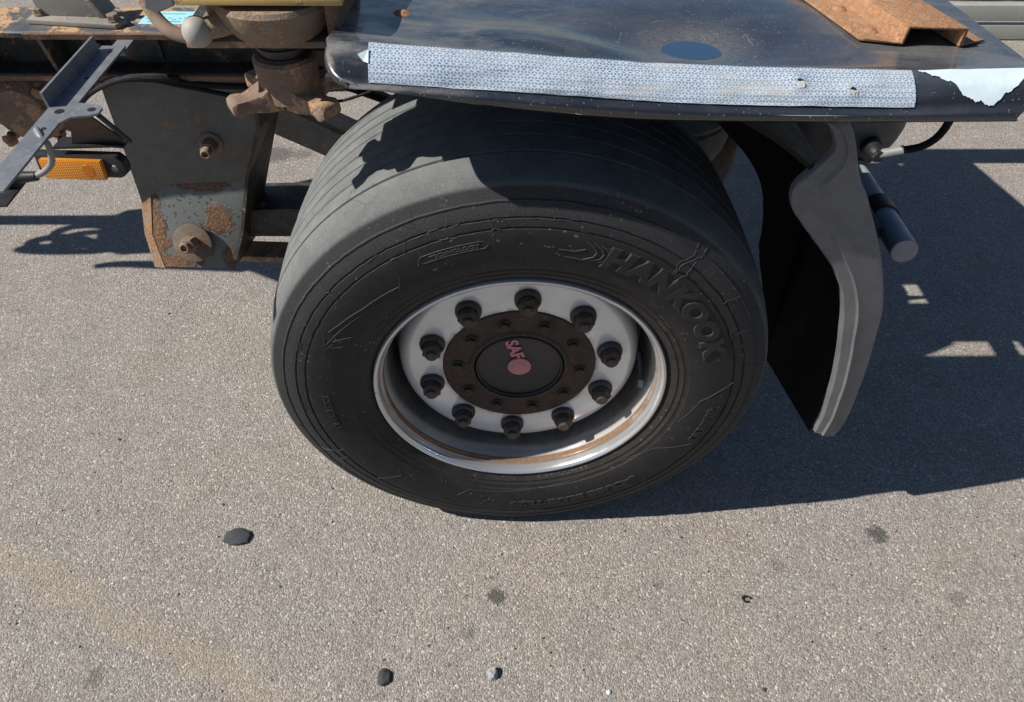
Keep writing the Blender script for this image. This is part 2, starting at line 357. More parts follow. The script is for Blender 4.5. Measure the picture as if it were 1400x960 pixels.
def mat_amber():
    n = NT('amber_lens')
    p = n.xyz()
    g = n.mth('MULTIPLY', n.mth('SINE', n.mth('MULTIPLY', n.mth('ADD', p[0], p[2]), 1100.)), n.mth('SINE', n.mth('MULTIPLY', n.mth('SUBTRACT', p[0], p[2]), 1100.)))
    c = n.mix(n.rng(g, -.4, .5), (.4, .1, .003), (.95, .4, .02))
    return n.out(c, .16, nrm=n.bump(g, .5, .001), spec=.6, coat=.5)
M['amber'] = mat_amber()
M['amber_dark'] = mat_plain('amber_bulb_window', (.5, .14, .006), .15, 0, 200, .5)

# ------------------------------------------------------------------ mesh helpers
def obj(name, verts, faces, mat, parent=None, smooth=40, uvs=None, bev=0, kind=None, loc=None):
    me = bpy.data.meshes.new(name)
    bm = bmesh.new()
    vs = [bm.verts.new(v) for v in verts]
    for f in faces:
        try: bm.faces.new([vs[i] for i in f])
        except ValueError: pass
    bmesh.ops.recalc_face_normals(bm, faces=bm.faces)
    if bev:
        es = [e for e in bm.edges if len(e.link_faces) == 2 and e.calc_face_angle(0) > .5]
        bmesh.ops.bevel(bm, geom=es, offset=bev, segments=2, profile=.6, affect='EDGES', clamp_overlap=True)
    if uvs:
        lay = bm.loops.layers.uv.new('UVMap')
        bm.verts.index_update()
        for f in bm.faces:
            for l in f.loops: l[lay].uv = uvs[l.vert.index]
    bm.to_mesh(me); bm.free()
    if smooth:
        for p in me.polygons: p.use_smooth = True
        me.set_sharp_from_angle(angle=math.radians(smooth))
    me.materials.append(mat)
    o = bpy.data.objects.new(name, me); COL.objects.link(o)
    if parent: o.parent = parent
    if loc: o.location = loc
    if kind: o['kind'] = kind
    return o

class G:                                              # a bag of simple shapes that becomes one mesh
    def __init__(s): s.v = []; s.f = []
    def add(s, v, f):
        k = len(s.v); s.v += [tuple(x) for x in v]; s.f += [tuple(i + k for i in q) for q in f]; return s
    def box(s, a, b, mt=None):
        (x0, y0, z0), (x1, y1, z1) = a, b
        v = [(x, y, z) for z in (z0, z1) for y in (y0, y1) for x in (x0, x1)]
        if mt: v = [mt @ Vector(q) for q in v]
        return s.add(v, [(0, 2, 3, 1), (4, 5, 7, 6), (0, 1, 5, 4), (2, 6, 7, 3), (0, 4, 6, 2), (1, 3, 7, 5)])
    def prism(s, poly, ext):                          # poly: 3-D loop, ext: vector
        n = len(poly); e = Vector(ext)
        v = [Vector(q) for q in poly] + [Vector(q) + e for q in poly]
        return s.add(v, [tuple(range(n)), tuple(range(2 * n - 1, n - 1, -1))] + [(i, (i + 1) % n, n + (i + 1) % n, n + i) for i in range(n)])
    def tube(s, pts, r, n=10, cap=True, smoothpath=0):
        P = [Vector(q) for q in pts]
        if smoothpath: P = crom(P, smoothpath)
        R = r if isinstance(r, (list, tuple)) else [r] * len(P)
        if len(R) != len(P): R = [R[0] + (R[-1] - R[0]) * i / (len(P) - 1) for i in range(len(P))]
        v = []; f = []; u = None
        for i, q in enumerate(P):
            t = (P[min(i + 1, len(P) - 1)] - P[max(i - 1, 0)]).normalized()
            if u is None: u = t.orthogonal().normalized()
            u = (u - t * u.dot(t)).normalized(); w = t.cross(u)
            for k in range(n):
                a = 2 * PI * k / n; v.append(q + (u * math.cos(a) + w * math.sin(a)) * R[i])
        for i in range(len(P) - 1):
            for k in range(n):
                f.append((i * n + k, i * n + (k + 1) % n, (i + 1) * n + (k + 1) % n, (i + 1) * n + k))
        if cap: f += [tuple(range(n)), tuple(range((len(P) - 1) * n, len(P) * n))]
        return s.add(v, f)
    def lathe(s, prof, n=48, axis='y', c=(0, 0, 0), closed=False, a0=0., cap=False):   # prof: (radius, along axis)
        v = []; f = []; k = len(prof)
        for i in range(n):
            a = a0 + 2 * PI * i / n; ca, sa = math.cos(a), math.sin(a)
            for r, h in prof:
                q = {'y': (r * ca, h, r * sa), 'z': (r * ca, r * sa, h), 'x': (h, r * ca, r * sa)}[axis]
                v.append((q[0] + c[0], q[1] + c[1], q[2] + c[2]))
        m_ = k if closed else k - 1
        for i in range(n):
            for j in range(m_):
                f.append((i * k + j, i * k + (j + 1) % k, ((i + 1) % n) * k + (j + 1) % k, ((i + 1) % n) * k + j))
        if cap:
            f += [tuple(i * k for i in range(n)), tuple(i * k + k - 1 for i in range(n))]
        return s.add(v, f)
    def hexa(s, c, axis, r, h, n=6, ch=.15):          # a hex head whose base sits at c
        q = Vector(axis).to_track_quat('Z', 'Y'); v = []
        for rr, z in ((r, 0), (r, h * (1 - ch)), (r * .86, h)):
            for i in range(n):
                v.append(Vector(c) + q @ Vector((rr * math.cos(2 * PI * i / n), rr * math.sin(2 * PI * i / n), z)))
        f = [tuple(range(n - 1, -1, -1)), tuple(range(2 * n, 3 * n))]
        for L in (0, 1): f += [(L * n + i, L * n + (i + 1) % n, (L + 1) * n + (i + 1) % n, (L + 1) * n + i) for i in range(n)]
        return s.add(v, f)
    def build(s, name, mat, parent=None, **k): return obj(name, s.v, s.f, mat, parent, **k)

def crom(P, k):
    out = []
    for i in range(len(P) - 1):
        p0, p1, p2, p3 = P[max(i - 1, 0)], P[i], P[i + 1], P[min(i + 2, len(P) - 1)]
        for j in range(k):
            t = j / k
            out.append(.5 * ((2 * p1) + (p2 - p0) * t + (2 * p0 - 5 * p1 + 4 * p2 - p3) * t * t + (3 * p1 - p0 - 3 * p2 + p3) * t ** 3))
    return out + [P[-1]]
def lerp(x, pts):
    if x <= pts[0][0]: return pts[0][1]
    for (a, b), (c, d) in zip(pts, pts[1:]):
        if x <= c: return b + (d - b) * (x - a) / (c - a)
    return pts[-1][1]
def sm(x, pts, w=.05): return (lerp(x - w, pts) + 2 * lerp(x, pts) + lerp(x + w, pts)) / 4
def empty(name, loc=(0, 0, 0), parent=None):
    o = bpy.data.objects.new(name, None); COL.objects.link(o); o.location = loc; o.empty_display_size = .05
    if parent: o.parent = parent
    return o
def tag(o, label, cat, group=None):
    o['label'] = label; o['category'] = cat
    if group: o['group'] = group
    return o
def text_geo(body, size, bevel, fill=False, ext=0., sx=1., bold=0.):
    cu = bpy.data.curves.new('t', 'FONT'); cu.body = body; cu.size = size; cu.align_x = 'CENTER'; cu.align_y = 'BOTTOM_BASELINE'
    cu.fill_mode = 'BOTH' if fill else 'NONE'; cu.bevel_depth = bevel; cu.bevel_resolution = 0; cu.extrude = ext; cu.resolution_u = 3
    cu.offset = bold
    o = bpy.data.objects.new('t', cu); COL.objects.link(o)
    dg = bpy.context.evaluated_depsgraph_get(); me = bpy.data.meshes.new_from_object(o.evaluated_get(dg))
    v = [(q.co.x * sx, q.co.y, q.co.z) for q in me.vertices]; f = [tuple(p.vertices) for p in me.polygons]
    bpy.data.objects.remove(o); bpy.data.curves.remove(cu); bpy.data.meshes.remove(me)
    return v, f

# ------------------------------------------------------------------ ground
def ground():
    v = []; f = []
    xs = [-400, -60, -12, -5] + [-3 + .25 * i for i in range(25)] + [5, 12, 60, 400]
    ys = [-400, -60, -10, -3] + [-1.5 + .25 * i for i in range(23)] + [6, 14, 60, 400]
    for y in ys:
        for x in xs: v.append((x, y, 0))
    k = len(xs)
    for j in range(len(ys) - 1):
        for i in range(k - 1): f.append((j * k + i, j * k + i + 1, (j + 1) * k + i + 1, (j + 1) * k + i))
    o = obj('ground', v, f, M['asphalt'], smooth=0); o['kind'] = 'structure'
ground()

# ------------------------------------------------------------------ the trailer
T = empty('container_trailer')
tag(T, 'weathered container chassis trailer with one wide tyre, dented black mudguard and rusty twist lock', 'trailer')
WC = Vector((0, 0, .43))

# --- wheel
wheel = empty('wheel', WC, T)
def ring_prof():
    P = [(.252, .012), (.258, .006), (.2625, -.003), (.270, -.0105), (.2755, -.0140), (.2765, -.0150), (.2785, -.0150), (.2795, -.0144), (.2855, -.0180), (.2865, -.0192), (.2885, -.0195), (.2895, -.0188),
         (.296, -.0215), (.297, -.0232), (.303, -.0255), (.318, -.0292), (.335, -.0312), (.352, -.0312), (.362, -.0302), (.3685, -.0290), (.3700, -.0262), (.3715, -.0258), (.3728, -.0284),
         (.379, -.0272), (.3845, -.0258), (.3858, -.0228), (.3872, -.0224), (.3885, -.0248), (.395, -.0225), (.402, -.0192), (.4080, -.0160), (.4092, -.0172), (.4104, -.0168), (.4116, -.0138), (.418, -.0098), (.4245, -.0058),
         (.4278, -.0035), (.4300, -.0012), (.4325, .003), (.4350, .012), (.438, .024), (.4408, .04), (.4425, .052), (.4432, .0555), (.436, .0565), (.436, .0605), (.4438, .0615)]
    gs = [.098, .134, .170, .206, .242, .278, .314]
    cr = lambda y: .4437 + .0043 * (1 - ((y - .183) / .125) ** 2)
    for g in gs:
        P += [(cr(g - .019), g - .018), (cr(g), g - .0028), (cr(g) - .0012, g - .0021), (cr(g) - .008, g - .0016), (cr(g) - .008, g + .0016), (cr(g) - .0012, g + .0021), (cr(g), g + .0028)]
    P += [(.4425, .33), (.438, .348), (.433, .362), (.4285, .3695), (.42, .375), (.40, .386), (.36, .398), (.32, .394), (.28, .378), (.258, .362), (.252, .354)]
    return P
g = G().lathe([(r_, h_ * .8 if h_ < 0 else h_) for r_, h_ in ring_prof()], 288)
vv = []
for (x, y, z) in g.v:
    lim = -.4290
    if z < -.36:
        r = math.hypot(x, z)
        if z < lim: z = lim
        k = max(0, (-z - .36) / .07)
        if y < .1 and r > .3: y -= .004 * math.sin(min(1, k) * PI) * max(0, 1 - abs(x) / .2)
    if y < -.004 and math.hypot(x, z) > .36:
        an = math.atan2(z, x); rr0 = math.hypot(x, z); e = .0007 * noise.noise(Vector((math.cos(an) * 26, math.sin(an) * 26, rr0 * 60))) + .0005 * noise.noise(Vector((math.cos(an) * 90, math.sin(an) * 90, rr0 * 90)))
        x += e * math.cos(an); z += e * math.sin(an) if z > lim + .001 else 0; y += e * .6
    vv.append((x, y, z))
g.v = vv
g.build('tyre', M['rubber'], wheel, smooth=28)

def on_wall(r):
    pr = [(.262, -.003), (.27, -.0105), (.296, -.0215), (.303, -.0255), (.318, -.0292), (.335, -.0312), (.352, -.0312), (.369, -.029), (.379, -.0272), (.395, -.0225), (.411, -.0145), (.4278, -.0035)]
    return lerp(r, pr) * .8
def wall_text(body, size, r0, mid_deg, bevel, fill=False, sx=1., shear=0., bold=0.):
    v, f = text_geo(body, size, bevel, fill, .0011 if fill else 0, sx, bold)
    out = []
    for (x, y, z) in v:
        x += y * shear
        r = r0 + y; a = math.radians(mid_deg) - x / (r0 + size * .35)
        out.append((r * math.cos(a), on_wall(r) - z - .0003, r * math.sin(a)))
    G().add(out, f).build('raised_word', M['letterfill' if fill else 'letter'], wheel, smooth=30)
    if fill and size > .03: wall_text(body, size, r0, mid_deg, .0012, False, sx, shear, bold * 1.3)
def wall_line(pts, rad=.0007, name='mould_line', sp=0):   # pts: (radius, degrees)
    q = []
    for (ra, da), (rb, db) in zip(pts, pts[1:]):
        k = max(2, int(abs(db - da) / 2) + 1)
        for i in range(k):
            t = i / k; q.append((ra + (rb - ra) * t, da + (db - da) * t))
    q.append(pts[-1])
    G().tube([(r * math.cos(math.radians(a)), on_wall(r) - .0002, r * math.sin(math.radians(a))) for r, a in q], rad, 6).build(name, M['letter'], wheel)
wall_text('HANKOOK', .047, .3245, 44.6, .0010, True, sx=1.26, shear=.1, bold=.0022)
for k in range(4):                                    # the swoosh before the first letter
    a = 72.5 - k * 1.9
    wall_line([(.359 - .001 * k, a + 3.4), (.352, a + 1.2), (.343, a), (.334, a + .4), (.326 + .001 * k, a + 2.6)], .0011, 'emblem_stroke')
wall_line([(.338, 82), (.338, 78), (.345, 75.5)], .0009, 'emblem_stroke')
wall_line([(.326, 80), (.325, 75)], .0009, 'emblem_stroke')
wall_text('e-CUBE BLUE TL20', .021, .334, -69, .0007, True, sx=1.62, bold=.0008)
wall_text('REGROOVABLE', .0115, .2655, -70, .0005, sx=1.35)
wall_text('435/50R19.5', .0175, .343, -13, .0008, True, sx=1.15, bold=.0006)
wall_text('160J', .0075, .272, -98, .0004, sx=1.3)
wall_text('TUBELESS', .0165, .333, 185.5, .0006, True, sx=1.35, bold=.0004)
wall_text('TECHNOLOGY', .0085, .3448, 107.2, .0005, sx=1.3)
wall_line([(.342, 115.2), (.342, 99.8), (.348, 98.6), (.3545, 99.8), (.3545, 115.2), (.348, 116.4), (.342, 115.2)], .0006, 'raised_frame')
wall_text('MADE IN HUNGARY', .0062, .2765, -121, .0004, sx=1.35)
wall_text('ALL STEEL', .0065, .288, 38, .0004, sx=1.3)
wall_text('RADIAL', .0065, .279, 36, .0004, sx=1.3)
wall_text('LOAD', .006, .297, 47, .0004, sx=1.2)
wall_text('FOR TRAILER USE ONLY', .0085, .2835, -24, .0005, sx=1.3)
# thin mould lines and the pointed panels
wall_line([(.36, -22), (.303, -30.8), (.291, -42), (.285, -52), (.290, -66), (.297, -80), (.303, -97), (.307, -109), (.33, -112)], .0006)
wall_line([(.366, 122.8), (.34, 123), (.305, 128)], .0006)
wall_line([(.352, 151), (.344, 147), (.331, 138), (.324, 125.5)], .0008)
wall_line([(.347, 156), (.333, 146), (.324, 139)], .0006)
wall_line([(.328, 142.7), (.315, 131)], .0007); wall_line([(.34, 154), (.312, 149.4)], .0007); wall_line([(.342, 157), (.321, 155)], .0005)
wall_line([(.358, 152), (.346, 158), (.338, 155)], .0005)
wall_line([(.372, 221), (.328, 225), (.316, 222)], .0006)
wall_line([(.372, 6), (.345, 2), (.322, -2), (.303, -14)], .0006)
wall_line([(.292, 123), (.291, 116)], .0006)
wall_line([(.288, 104), (.288, 84), (.288, 74)], .0005)
rc_ = random.Random(21); crk = G()
for (a0, r0, r1, k_) in ((52, .362, .424, 2), (50.2, .345, .400, 1), (97, .352, .4, 1), (107, .386, .404, 1), (118, .37, .405, 1), (140, .37, .41, 1), (152, .385, .425, 1), (168, .395, .42, 1), (203, .36, .415, 1), (207, .37, .39, 1), (36, .38, .42, 1), (24, .385, .42, 1), (84, .385, .415, 1), (12, .39, .425, 1), (-8, .37, .4, 1)):
    for q in range(k_):
        p = []; a_ = a0 + q * .8; rr0 = r0
        while rr0 < r1:
            p.append((rr0, a_)); rr0 += rc_.uniform(.003, .007); a_ += rc_.uniform(-.75, .6)
        P_ = [(u * math.cos(math.radians(w)), on_wall(u) - .0001, u * math.sin(math.radians(w))) for u, w in p]
        if len(P_) > 1: crk.tube(P_, .0006, 5)
for k in range(46):                                   # short cracks along the rings
    u = rc_.choice((.371, .386, .3865, .41)) + rc_.uniform(-.002, .002); w = rc_.uniform(10, 215); P_ = []
    for q in range(rc_.randint(3, 6)): P_.append((u * math.cos(math.radians(w)), on_wall(u) - .0006, u * math.sin(math.radians(w)))); w += rc_.uniform(.3, .8); u += rc_.uniform(-.0013, .0013)
    crk.tube(P_, .0005, 5)
o = crk.build('sidewall_cracks', M['letter'], wheel); o['kind'] = 'stuff'
spew = G()
for k in range(30):
    a = random.uniform(0, 360); r = random.choice((.3, .345, .366, .402, .425))
    p = Vector((r * math.cos(math.radians(a)), on_wall(r), r * math.sin(math.radians(a))))
    spew.tube([p, p + Vector((random.uniform(-1, 1) * .001, -.003, random.uniform(-1, 1) * .001))], .0005, 5)
o = spew.build('rubber_spews', M['letter'], wheel); o['kind'] = 'stuff'

rimp = [(.254, .017), (.2578, .008), (.2602, .003), (.2606, -.001), (.2600, -.005), (.2580, -.0075), (.2545, -.0080), (.2515, -.0058), (.2496, -.0015), (.2488, .005), (.2482, .0105), (.2448, .0118), (.2438, .0150), (.2432, .0215),
        (.2445, .0240), (.2440, .027), (.2415, .034), (.2395, .045), (.2385, .06), (.2375, .085), (.236, .11), (.234, .135), (.2265, .138)]
discp = [(.2265, .138), (.2255, .115), (.2235, .092), (.2205, .078), (.2165, .068), (.211, .0605), (.2035, .0565), (.194, .055), (.1405, .055), (.1405, .066)]
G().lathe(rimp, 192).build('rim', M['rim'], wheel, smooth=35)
G().lathe(discp, 160).build('wheel_disc', M['rim'], wheel, smooth=35)
hubp = [(.1402, .075), (.1402, .054), (.1385, .0522), (.0925, .0522), (.0905, .0505), (.0865, .0490), (.0838, .0492), (.0828, .052), (.0828, .06)]
G().lathe(hubp, 96).build('hub', M['hub'], wheel, smooth=35)
capp = [(.0828, .0600), (.0805, .0535), (.0795, .0505), (.0780, .0495), (.0765, .0505), (.0755, .0550), (.073, .0562), (.0, .0556)]
G().lathe(capp, 96).build('hub_cap', M['cap'], wheel, smooth=35)
pk = G().lathe([(.0215, .056), (.0215, .0532), (.0195, .0520), (.013, .0522), (.0125, .0516), (.0, .0514)], 48)
v, f = text_geo('SAF', .031, 0, True, .0006, .98, .0012)
rot = math.radians(-72)
for_ = []
for (x, y, z) in v:
    y -= .011
    X, Z = x * math.cos(rot) - y * math.sin(rot), x * math.sin(rot) + y * math.cos(rot)
    for_.append((X - .0085, .0551 - z, Z + .0445))
pk.add(for_, f)
pk.build('cap_emblem', M['pink'], wheel, smooth=35)
# ten nuts with washers and stud ends, ten small hub bolts
gn = G().lathe([(.0, 0), (.0228, 0), (.0232, -.003), (.0225, -.0075), (.0195, -.0100), (.0180, -.0115)], 36)
gn.hexa((0, -.0105, 0), (0, -1, 0), .0183, .0165)
gn.lathe([(.0135, -.0262), (.0135, -.0275), (.0105, -.0285), (.0105, -.0335), (.009, -.0350), (.0, -.0350)], 24)
first = None
for k in range(10):
    a = 1.5041 + k * PI / 5
    loc = (.1675 * math.cos(a), .0547, .1675 * math.sin(a))
    if first is None: first = gn.build('wheel_nut', M['nut'], wheel, smooth=30, loc=loc); o = first
    else:
        o = first.copy(); COL.objects.link(o); o.parent = wheel; o.location = loc
    o.rotation_euler = (0, random.uniform(0, 1), 0)
gb = G().lathe([(.0, .003), (.0125, .003), (.0125, -.0015), (.0, -.0015)], 20); gb.hexa((0, -.001, 0), (0, -1, 0), .0092, .0085)
first = None
for k in range(10):
    a = 1.5041 + PI / 10 + k * PI / 5
    loc = (.112 * math.cos(a), .0515, .112 * math.sin(a))
    if first is None: first = gb.build('hub_bolt', M['hub'], wheel, smooth=30, loc=loc); o = first
    else:
        o = first.copy(); COL.objects.link(o); o.parent = wheel; o.location = loc
    o.rotation_euler = (0, random.uniform(0, 1), 0)
def pol(r, deg, y): return (r * math.cos(math.radians(deg)), y, r * math.sin(math.radians(deg)))
G().tube([pol(.222, 4, .075), pol(.226, 0, .062), pol(.2275, -4, .05), pol(.228, -6.5, .04)], [.0065, .0062, .0052, .005], 12, smoothpath=3).build('valve_stem', M['plastic'], wheel)
G().tube([pol(.228, -6.3, .041), pol(.2282, -9, .032)], .0052, 12).build('valve_cap', M['galv'], wheel, smooth=50)

# --- mudguard sheet
zt = [(-0.2912, 1.0533), (-0.1946, 1.0474), (-0.0211, 1.0349), (0.1233, 1.0243), (0.2397, 1.0195), (0.4807, 1.0137), (0.5961, 1.0175), (0.7218, 1.0166)]
zb = [(-0.2912, 1.0204), (-0.1946, 1.0156), (-0.0211, 1.004), (0.1233, 0.9934), (0.2397, 0.9877), (0.4807, 0.9837), (0.5483, 0.9877), (0.7218, 0.9877)]
zl = [(-0.2912, 1.0166), (-0.1946, 1.0108), (-0.1073, 0.9963), (-0.0211, 0.9857), (0.1233, 0.9731), (0.2397, 0.9713), (0.4226, 0.9702), (0.7218, 0.9722)]
X0, X1, YI = -.2393, .6273, .318
def gsn(x, y, cx, cy_, sx_, sy_, a): return a * math.exp(-((x - cx) / sx_) ** 2 - ((y - cy_) / sy_) ** 2)
def sheet_z(x, y):
    z = sm(x, zt) - .006 * min(1, max(0, (y - .004) / .03))
    z -= lerp(x, [(-.28, .026), (-.1, .021), (.1, .012), (.3, .006), (.65, .004)]) * min(1, max(0, (y - .023) / .23))
    z += gsn(x, y, 0.2127, 0.1003, .12, .08, -.019) + gsn(x, y, 0.0485, 0.0536, .085, .033, .007) + gsn(x, y, -0.0502, 0.1575, .1, .1, -.006) + gsn(x, y, 0.3446, 0.2094, .08, .1, .005)
    z += gsn(x, y, 0.0745, 0.0286, .09, .016, -.007) + gsn(x, y, -0.0813, 0.0328, .08, .02, -.004) + gsn(x, y, 0.3758, 0.0328, .12, .02, -.003) + gsn(x, y, -0.019, 0.0951, .09, .03, .006) + gsn(x, y, 0.1057, 0.199, .08, .07, .005) + gsn(x, y, 0.3135, 0.1367, .05, .05, .004) - gsn(x, y, -0.1437, 0.0847, .05, .04, .004)
    z += .0022 * noise.noise(Vector((x * 7, y * 9, 1))) + .0008 * noise.noise(Vector((x * 22, y * 22, 4)))
    return z
def front_pt(x, t):                                   # t 0..1 down the sloping front face (tape band), 1..2 lip
    a = Vector((0, .0037, sm(x, zt))); b = Vector((0, -.0348, sm(x, zb))); c = Vector((0, -.0399, sm(x, zl)))
    if t <= 1:
        p = a.lerp(b, t); bul = math.sin(t * PI) * .0055
        dn = .0018 * noise.noise(Vector((x * 14, t * 2, 3))) + .0022 * noise.noise(Vector((x * 5, t, 8)))
        p += Vector((0, -1, 1)) * .7 * (bul + dn * math.sin(t * PI))
    else:
        t -= 1; p = b.lerp(c, t); p.y += -.006 * math.sin(min(1, t) * PI) - .001
    return Vector((x, p.y, p.z))
NX = 150
ROW = []
vs = []; fs = []; uv = []
ys = [YI, 0.3133, 0.277, 0.2406, 0.2094, 0.1803, 0.1554, 0.1346, 0.1159, 0.0972, 0.0785, 0.0598, 0.0411, 0.0245, 0.012]
for i in range(NX + 1):
    x = X0 + (X1 - X0) * i / NX
    col = []
    def clipx(p):                                     # the corners of the plastic are rounded
        yy = p.y
        lo = X0 + (.026 * max(0, 1 - (yy + .041) / .05) ** 1.6 if yy < .008 else 0)
        hi = X1 + lerp(yy, [(-.048, -.04), (-.030, -.012), (-.004, .006), (.033, .004), (.24, -.002)])
        q = Vector(p); q.x = lo + (hi - lo) * (x - X0) / (X1 - X0); return q
    for y in ys: col.append(clipx(Vector((x, y, sheet_z(x, y)))))
    for k in range(9): col.append(clipx(front_pt(x, k / 8)))
    for k in range(1, 6): col.append(clipx(front_pt(x, 1 + k / 5)))
    tail = col[-1]
    col.append(tail + Vector((0, .006, -.001)))
    for k in (9, 7, 5, 3, 1): pass
    col.append(tail + Vector((0, .012, .006)))
    col.append(Vector((col[-1].x, .014, col[14].z - .009)))
    for j in (9, 5, 2, 0): col.append(col[j] + Vector((0, 0, -.007)))
    ROW.append(len(col)); vs += col
k = ROW[0]
for i in range(NX):
    for j in range(k): fs.append((i * k + j, i * k + (j + 1) % k, (i + 1) * k + (j + 1) % k, (i + 1) * k + j))
fs += [tuple(range(k)), tuple(range(NX * k, NX * k + k))]
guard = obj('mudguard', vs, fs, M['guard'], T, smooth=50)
# rolled left end of the sheet
lp = [(-0.258, 0.3549, 1.0069), (-0.2549, 0.2718, 1.0059), (-0.2507, 0.1751, 1.009), (-0.2466, 0.1076, 1.0163), (-0.2414, 0.0556, 1.0235), (-0.2351, 0.0016, 1.0246), (-0.2237, -0.0254, 1.0183), (-0.2019, -0.0389, 1.0137)]
G().tube(lp, [.0095 - .0065 * max(0, (i_ - 26) / 9) for i_ in range(36)], 10, smoothpath=5).build('rolled_edge', M['guard'], guard)
sk = G()
for (p_, q_) in zip(crom([Vector(v_) for v_ in lp], 4), crom([Vector(v_) for v_ in lp], 4)[1:]):
    def top_(w_): return Vector((w_.x + .008, w_.y, (sheet_z(X0, w_.y) if w_.y > .0037 else lerp(w_.y, [(-.0399, 1.0153), (-.0348, 1.0194), (.0037, 1.0474)])) - .003))
    sk.prism([p_, q_, top_(q_), top_(p_)], (.006, 0, 0))
sk.build('edge_skirt', M['guard'], guard, smooth=60)
lp2 = [(-.266, .385, .985), (-.272, .25, .985), (-.274, .14, .99), (-.266, .07, .995)]
def strip(name, xa, xb, ta, tb, mat, nx, nt, off=.0012, ragged=None, parent=guard):
    v = []; f = []; u = []
    for i in range(nx + 1):
        x = xa + (xb - xa) * i / nx
        t0, t1 = ta, tb
        if ragged: t0, t1 = ragged(x)
        for j in range(nt + 1):
            t = t0 + (t1 - t0) * j / nt
            p = front_pt(x, t); q = front_pt(x, min(1.999, t + .02)); d = (q - p)
            nr = Vector((0, d.z, -d.y)); nr = nr.normalized() if nr.length > 1e-6 else Vector((0, -.7, .7))
            if nr.z < 0 and nr.y > 0: nr = -nr
            o_ = off + .0008 * noise.noise(Vector((x * 40, t * 3, 5))) + .0011 * noise.noise(Vector((x * 18, t * 5, 9))) + .0006 * max(0, noise.noise(Vector((x * 9, t * 9, 2))))
            if 'tape' in name:
                for (cx, ct, w_, h_) in ((.3207, .4, .012, .0028), (.3841, .6, .012, .0028), (.05, .75, .07, .0022), (-.05, .35, .09, .002), (.3447, .75, .03, .0025), (.4174, .7, .03, .002)):
                    o_ += h_ * math.exp(-((x - cx) / w_) ** 2 - ((t - ct) / .22) ** 2)
            v.append(p + nr * max(.0006, o_)); u.append((x, t * .058))
    for i in range(nx):
        for j in range(nt):
            a = i * (nt + 1) + j; f.append((a, a + 1, a + nt + 2, a + nt + 1))
    nv = len(v)
    return obj(name, v, f, mat, parent, smooth=60, uvs=u)
rr_ = random.Random(3)
def jag(s): return .014 * noise.noise(Vector((s * 130, 0, 0)))
strip('reflective_tape', -.1889, .4657, .0, 1.0, M['tape'], 170, 12, off=.0018, ragged=lambda x: (.015 + jag(x) * .6, .985 + jag(x + 3) * .4))
G().prism([front_pt(-.2008, .35) + Vector((0, -.002, .002)), front_pt(-.1884, .2) + Vector((0, -.002, .002)), front_pt(-.1884, .55) + Vector((0, -.002, .002)), front_pt(-.1946, .5) + Vector((0, -.001, .001))], (0, -.0008, .0008)).build('tape_tab', M['white'], guard, smooth=0)
def rem(x):
    lo = .0
    hi = lerp(x, [(0.4745, 0.04), (0.4943, 0.2), (0.514, 0.42), (0.5233, 0.7), (0.5379, 0.82), (0.5608, 0.98), (0.5732, 0.74), (0.5857, 0.55), (0.5982, 0.34), (0.6096, 0.1), (0.6169, 0.03)])
    return lo, hi + .09 * noise.noise(Vector((x * 140, 2, 0))) + .05 * noise.noise(Vector((x * 400, 2, 0)))
strip('peeling_film', .4745, .6169, 0, 1, M['white'], 70, 8, off=.0016, ragged=rem)
def face_n(x, t):
    d = front_pt(x, t + .03) - front_pt(x, t - .03); return Vector((0, d.z, -d.y)).normalized()
def on_tape(x, t, h):
    nn = face_n(x, t); nn = nn if nn.y < 0 else -nn; return front_pt(x, t) + nn * h
for (tx, tt, hh) in ((.3228, .40, .0042), (.3872, .57, .0042)):  # torn blisters of the tape
    rg_ = random.Random(int(tx * 1000))
    hole = [on_tape(tx + .0045 * math.cos(a) * rg_.uniform(.5, 1.2), tt + .035 * math.sin(a) * rg_.uniform(.5, 1.2), hh + .0012) for a in [k * .7 for k in range(9)]]
    obj('tape_hole', hole, [tuple(range(9))], M['plastic'], guard, smooth=0)
    v = []
    for k in range(6):
        xx = tx - .0055 + .0021 * k + rg_.uniform(-.0006, .0006)
        v += [on_tape(xx, tt + .03 + .03 * rg_.random(), hh + .0018), on_tape(xx + .001, tt + .07 + .04 * rg_.random(), hh + .0014), on_tape(xx + .001, tt + .08 + .12 * rg_.random(), hh + .0004)]
    f = [(3 * k + q, 3 * k + q + 1, 3 * k + q + 4, 3 * k + q + 3) for k in range(5) for q in (0, 1)]
    obj('torn_tape', v, f, M['tearing'], guard, smooth=50)
# rusty screw heads and a torn scrap of film
G().lathe([(0, .003), (.009, .002), (.013, -.001)], 20, 'z', (-.1655, .144, sheet_z(-.1655, .144))).build('screw', M['rust'], guard, smooth=60)
# water standing in the dent
zp = sheet_z(.213, .1034) + .0030
ring = []
for i in range(60):
    a = 2 * PI * i / 60; lo, hi = 0, .14
    for _ in range(22):
        md = (lo + hi) / 2; x, y = .213 + md * math.cos(a), .095 + md * math.sin(a) * .9
        if sheet_z(x, y) < zp: lo = md
        else: hi = md
    lo = min(lo, .044); ring.append((.213 + lo * math.cos(a), .095 + lo * math.sin(a) * .8, zp))
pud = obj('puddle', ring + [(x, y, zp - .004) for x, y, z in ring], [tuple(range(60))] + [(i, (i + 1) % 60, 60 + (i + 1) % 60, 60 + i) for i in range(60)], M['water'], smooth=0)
tag(pud, 'small oval puddle of rainwater lying in the dent of the black mudguard', 'puddle')

